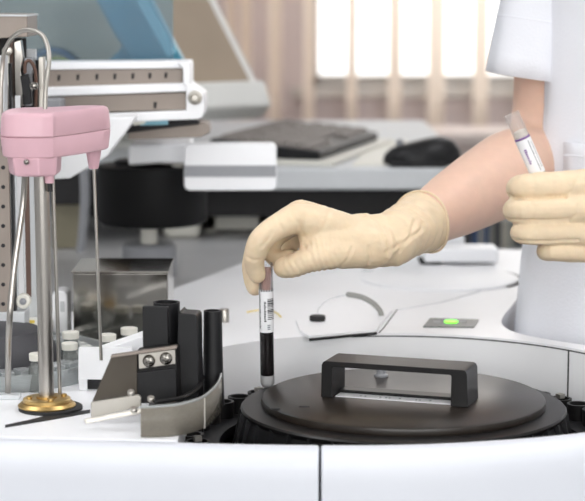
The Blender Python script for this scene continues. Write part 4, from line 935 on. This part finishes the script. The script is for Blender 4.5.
folds = [(Ln(1.625, (304, 238), (300, 224), (292, 213)), 0.00068, 0.00154), (Ln(1.64, (388, 254), (388, 238), (381, 224), (371, 217)), 0.00099, 0.00176), (Ln(1.64, (352, 246), (346, 258), (337, 268)), 0.00062, 0.00154),
 (Ln(1.64, (386, 252), (404, 243), (424, 233)), 0.00087, 0.00165), (Ln(1.65, (399, 250), (409, 238), (416, 222)), 0.00074, 0.00154), (Ln(1.62, (262, 245), (268, 238), (272, 230)), 0.00062, 0.00132), (Ln(1.62, (247, 256), (254, 259), (262, 258)), 0.00056, 0.00121),
 (Ln(1.62, (312, 262), (309, 252), (304, 247)), 0.00056, 0.00132), (Ln(1.64, (366, 268), (370, 258), (368, 246)), 0.00062, 0.00143), (Ln(1.65, (424, 246), (418, 236), (424, 226)), 0.00062, 0.00143), (Ln(1.63, (330, 210), (326, 222), (318, 234)), 0.00037, 0.00176), (Ln(1.62, (284, 230), (279, 222), (277, 216)), 0.00043, 0.00132)]
ymid = 1.665
def glove_deform2(co):
    return glove_deform(co)+(groove(folds, co) if co.y < ymid+.35*max(0, co.x-.06) else 0)
gl = blob('glove', g, .0014, 'glove', pe, 5, glove_deform2)
# rolled bead at the cuff
ring = []; u = Vector((0, 0, 1)); u = (u-fd*u.dot(fd)).normalized(); w = fd.cross(u)
for i in range(33):
    a = 2*math.pi*i/32; wob = 1+.02*math.sin(3*a); ring.append(cuff-fd*.0005+(u*math.cos(a)+w*math.sin(a))*.0291*wob+fd*.002*math.sin(2*a+.6))
put('cuff_bead', MB().tube(ring, .0011, 8, 2, caps=False, round_caps=False), 'glove', gl)
# ---- left glove (fist round the second tube)
g = MB()
ix = [(601.5, 184, 1.510, 13.0), (565.5, 185.5, 1.503, 12.0), (528.5, 187.5, 1.499, 11.4), (519, 188.5, 1.514, 10.4), (526.5, 190, 1.537, 9.4), (550.5, 191, 1.5425, 8.6)]
md = [(603.5, 208, 1.505, 13.0), (565.5, 208.5, 1.497, 11.9), (524.5, 209.5, 1.494, 11.0), (515, 210.5, 1.511, 10.2), (523.5, 212, 1.536, 9.2), (550.5, 213, 1.5425, 8.6)]
rg = [(605.5, 231, 1.508, 12.0), (567.5, 231.5, 1.499, 10.6), (529.5, 232, 1.496, 10.0), (521.5, 232.5, 1.513, 9.2), (529.5, 234, 1.536, 8.4), (553.5, 235, 1.5425, 8.1)]
pk = [(609.5, 251, 1.515, 11.0), (579.5, 251, 1.508, 9.6), (553.5, 250.5, 1.503, 9.2), (546.5, 250.5, 1.519, 8.4), (555.5, 251, 1.537, 7.8), (577.5, 251, 1.543, 7.4)]
tb = [(665, 205, 1.555, 16), (625, 193, 1.558, 13.5), (590, 188, 1.5615, 11.5), (562, 186, 1.5630, 10), (545, 184, 1.5600, 8.8)]
for c_ in (ix, md, rg, pk, tb): chain(g, c_)
for a, b in ((ix[0], 20), (md[0], 20), (rg[0], 19), (pk[0], 17)):
    chain(g, [(700, 224, 1.56, 24), (650, (a[1]+224)/2, 1.54, b), a])
cuffL = lerp(wrL, elL, .27); fdL = (elL-wrL).normalized()
g.tube([wrL, lerp(wrL, cuffL, .5), cuffL], [.0245, .026, .030], 24, round_caps=False)
folds2 = [(Ln(1.487, (500, 198), (540, 197.6), (566, 196.5)), .0034, .0011), (Ln(1.487, (500, 220.8), (540, 220.8), (570, 220)), .0030, .0010), (Ln(1.49, (512, 241.5), (550, 241.5), (578, 240.5)), .0026, .0010),
 (Ln(1.487, (533, 176), (535, 186), (533, 196)), .0005, .0016), (Ln(1.487, (531, 201), (533, 210), (531, 219)), .0005, .0016), (Ln(1.487, (535, 224), (537, 232), (535, 240)), .0005, .0016), (Ln(1.487, (566, 197), (574, 190), (580, 178)), .0007, .0016), (Ln(1.487, (569, 221), (577, 214), (579, 204)), .0007, .0016)]
blob('glove', g, .0011, 'glove', pe, 3, lambda co: (groove(folds2, co, 0) if co.y < 1.512 else 0)+.0007*noise.noise(Vector((co.x*45, co.y*40, co.z*60)))+.0005*noise.noise(co*110))
# ---- coat
def ring_pts(z, hw, hd, cx=HX, cy=HY+.02, n=72, fold=0, seed=0):
    out = []
    for i in range(n):
        a = 2*math.pi*i/n; c, s = math.cos(a), math.sin(a); e = .78
        f = 1+fold*(math.sin(7*a+z*3+seed)+.6*math.sin(13*a-z*5))+.006*noise.noise(Vector((c*3, s*3, z*7)))
        out.append((cx+hw*f*abs(c)**e*(1 if c > 0 else -1), cy+hd*f*abs(s)**e*(1 if s > 0 else -1)))
    return out
lev = []
data = [(.58, .215, .135, .016), (.75, .210, .132, .014), (.88, .206, .13, .011), (.98, .198, .128, .009), (1.06, .188, .125, .010), (1.13, .181, .123, .009), (1.20, .180, .122, .008), (1.27, .182, .120, .004), (1.33, .183, .112, .001), (1.37, .170, .10, 0), (1.405, .13, .085, 0), (1.43, .085, .072, 0), (1.445, .068, .064, 0)]
zz = data[0][0]
while zz <= data[-1][0]+1e-6:
    for i in range(len(data)-1):
        if data[i][0] <= zz <= data[i+1][0]+1e-6: break
    t = (zz-data[i][0])/(data[i+1][0]-data[i][0]); v = [data[i][j]*(1-t)+data[i+1][j]*t for j in range(4)]
    lev.append((ring_pts(zz, v[1], v[2], fold=v[3]), zz)); zz += .012
cm = loft(lev); cm.f = cm.f[2:]
coat = put('coat', cm, 'coat', pe, solid=.002)
def coat_front(x, z):
    """front surface of the coat at x, z"""
    for i in range(len(data)-1):
        if data[i][0] <= z <= data[i+1][0]: break
    t = (z-data[i][0])/(data[i+1][0]-data[i][0]); hw = data[i][1]*(1-t)+data[i+1][1]*t; hdp = data[i][2]*(1-t)+data[i+1][2]*t
    c = max(-1, min(1, (x-HX)/hw)); c_ = abs(c)**(1/.78); s = math.sqrt(max(0, 1-c_*c_)); return HY+.02-hdp*s**.78
# breast pocket and front seam
pkx0, pkx1 = W(571, 150, Y=1.76).x, W(571, 150, Y=1.76).x+.10; pz0, pz1 = W(0, 232, Y=1.75).z, W(0, 147, Y=1.75).z
mb = MB(); nx_, nz_ = 10, 8; vs = []
for j in range(nz_+1):
    for i in range(nx_+1):
        x = pkx0+(pkx1-pkx0)*i/nx_; z = pz0+(pz1-pz0)*j/nz_; vs.append((x, coat_front(x, z)-.0045, z))
mb.add(vs, [(j*(nx_+1)+i, j*(nx_+1)+i+1, (j+1)*(nx_+1)+i+1, (j+1)*(nx_+1)+i) for j in range(nz_) for i in range(nx_)])
pkt = put('pocket', mb, 'coat', coat, solid=.003)
put('pocket_hem', MB().tube([Vector((pkx0+(pkx1-pkx0)*i/10, coat_front(pkx0+(pkx1-pkx0)*i/10, pz1-.012)-.006, pz1-.012)) for i in range(11)], .0012, 6, 2), 'coat', pkt)
sm_ = [W(p, q, Y=1.76) for p, q in ((549, 200), (548, 235), (546, 262), (542, 300), (537, 345))]
pts = []
for p in sm_: pts.append(Vector((p.x, coat_front(p.x, p.z)-.002, p.z)))
put('seam', MB().tube(pts, .0012, 6, 4), 'coat', coat)
col_ = MB()
for s in (-1, 1):
    col_.slab([Vector((HX+s*.005, HY-.075, 1.39)), Vector((HX+s*.07, HY-.03, 1.45)), Vector((HX+s*.075, HY+.03, 1.47)), Vector((HX+s*.10, HY-.02, 1.42)), Vector((HX+s*.07, HY-.08, 1.36))], (0, -.004, 0))
put('collar', col_, 'coat', coat, bev=.001)
def sleeve(sh, hem, hemdir, r, hand, seed):
    up_ = hemdir.normalized(); mb = MB(); vs = []; n = 40; m = 26
    inw = Vector((.055 if sh.x < HX else -.055, 0, .012)); p0_, p1_ = sh+inw, sh+Vector((inw.x*.15, 0, .032))
    for j in range(m+1):
        t = j/m; c = p0_*(1-t)**2+p1_*2*t*(1-t)+hem*t*t
        d = ((p1_-p0_)*2*(1-t)+(hem-p1_)*2*t).normalized().lerp(up_, t*t).normalized()
        u = Vector((0, 1, 0)); u = (u-d*u.dot(d)).normalized(); w = d.cross(u)
        rr = .060*(1-t)+r*t
        for i in range(n):
            a = 2*math.pi*i/n
            f = 1+t*(.05*math.sin(3*a+seed+t*2)+.025*math.sin(7*a+t*5))+.02*noise.noise(Vector((math.cos(a)*2, math.sin(a)*2, t*5+seed)))
            vs.append(c+(u*math.cos(a)+w*math.sin(a))*rr*f)
    mb.add(vs, [(j*n+i, j*n+(i+1) % n, (j+1)*n+(i+1) % n, (j+1)*n+i) for j in range(m) for i in range(n)])
    s = put('sleeve', mb, 'coat', pe, solid=.0016)
    hc3 = sum((vs[(m-3)*n+i] for i in range(n)), Vector())/n
    hm = [vs[(m-3)*n+i]+(vs[(m-3)*n+i]-hc3).normalized()*.0008 for i in range(n)]; hm.append(hm[0])
    put('hem_stitch', MB().tube(hm, .0007, 6, 1, caps=False, round_caps=False), 'coat', s)
sleeve(shR, W(533, 78, Y=1.878), Vector((-.14, 0, -1)), .0475, 1, 1.0)
sleeve(shL, lerp(shL, elL, .72), Vector((.1, 0, -1)), .052, 1, 2.0)
# trousers and shoes
tr = MB()
for s in (-1, 1):
    tr.tube([(HX+s*.07, HY+.03, .93), (HX+s*.09, HY+.03, .72), (HX+s*.092, HY+.028, .48), (HX+s*.092, HY+.05, .3), (HX+s*.092, HY+.055, .10)], [.105, .096, .075, .07, .062], 20, round_caps=False)
tr.tube([(HX, HY+.02, .86), (HX, HY+.02, 1.0)], [.12, .115], 20, sq=(1, 1.35), up=(0, -1, 0), round_caps=False)
blob('trousers', tr, .007, 'trouser', pe, 4)
for s in (-1, 1):
    shb = MB().tube([(HX+s*.09, HY+.06, .045), (HX+s*.095, HY-.02, .045), (HX+s*.1, HY-.12, .035)], [.043, .045, .034], 18); shb.box((HX+s*.095-.042, HY-.15, 0), (HX+s*.095+.042, HY+.10, .03))
    blob('shoe', shb, .006, 'shoe', pe, 4)
# ================================================================== WORLD
w = bpy.data.worlds.new('daylight'); sc.world = w; w.use_nodes = True
nt = w.node_tree; bg = nt.nodes['Background']
bg.inputs['Color'].default_value = (1, .985, .96, 1); bg.inputs['Strength'].default_value = 2.6
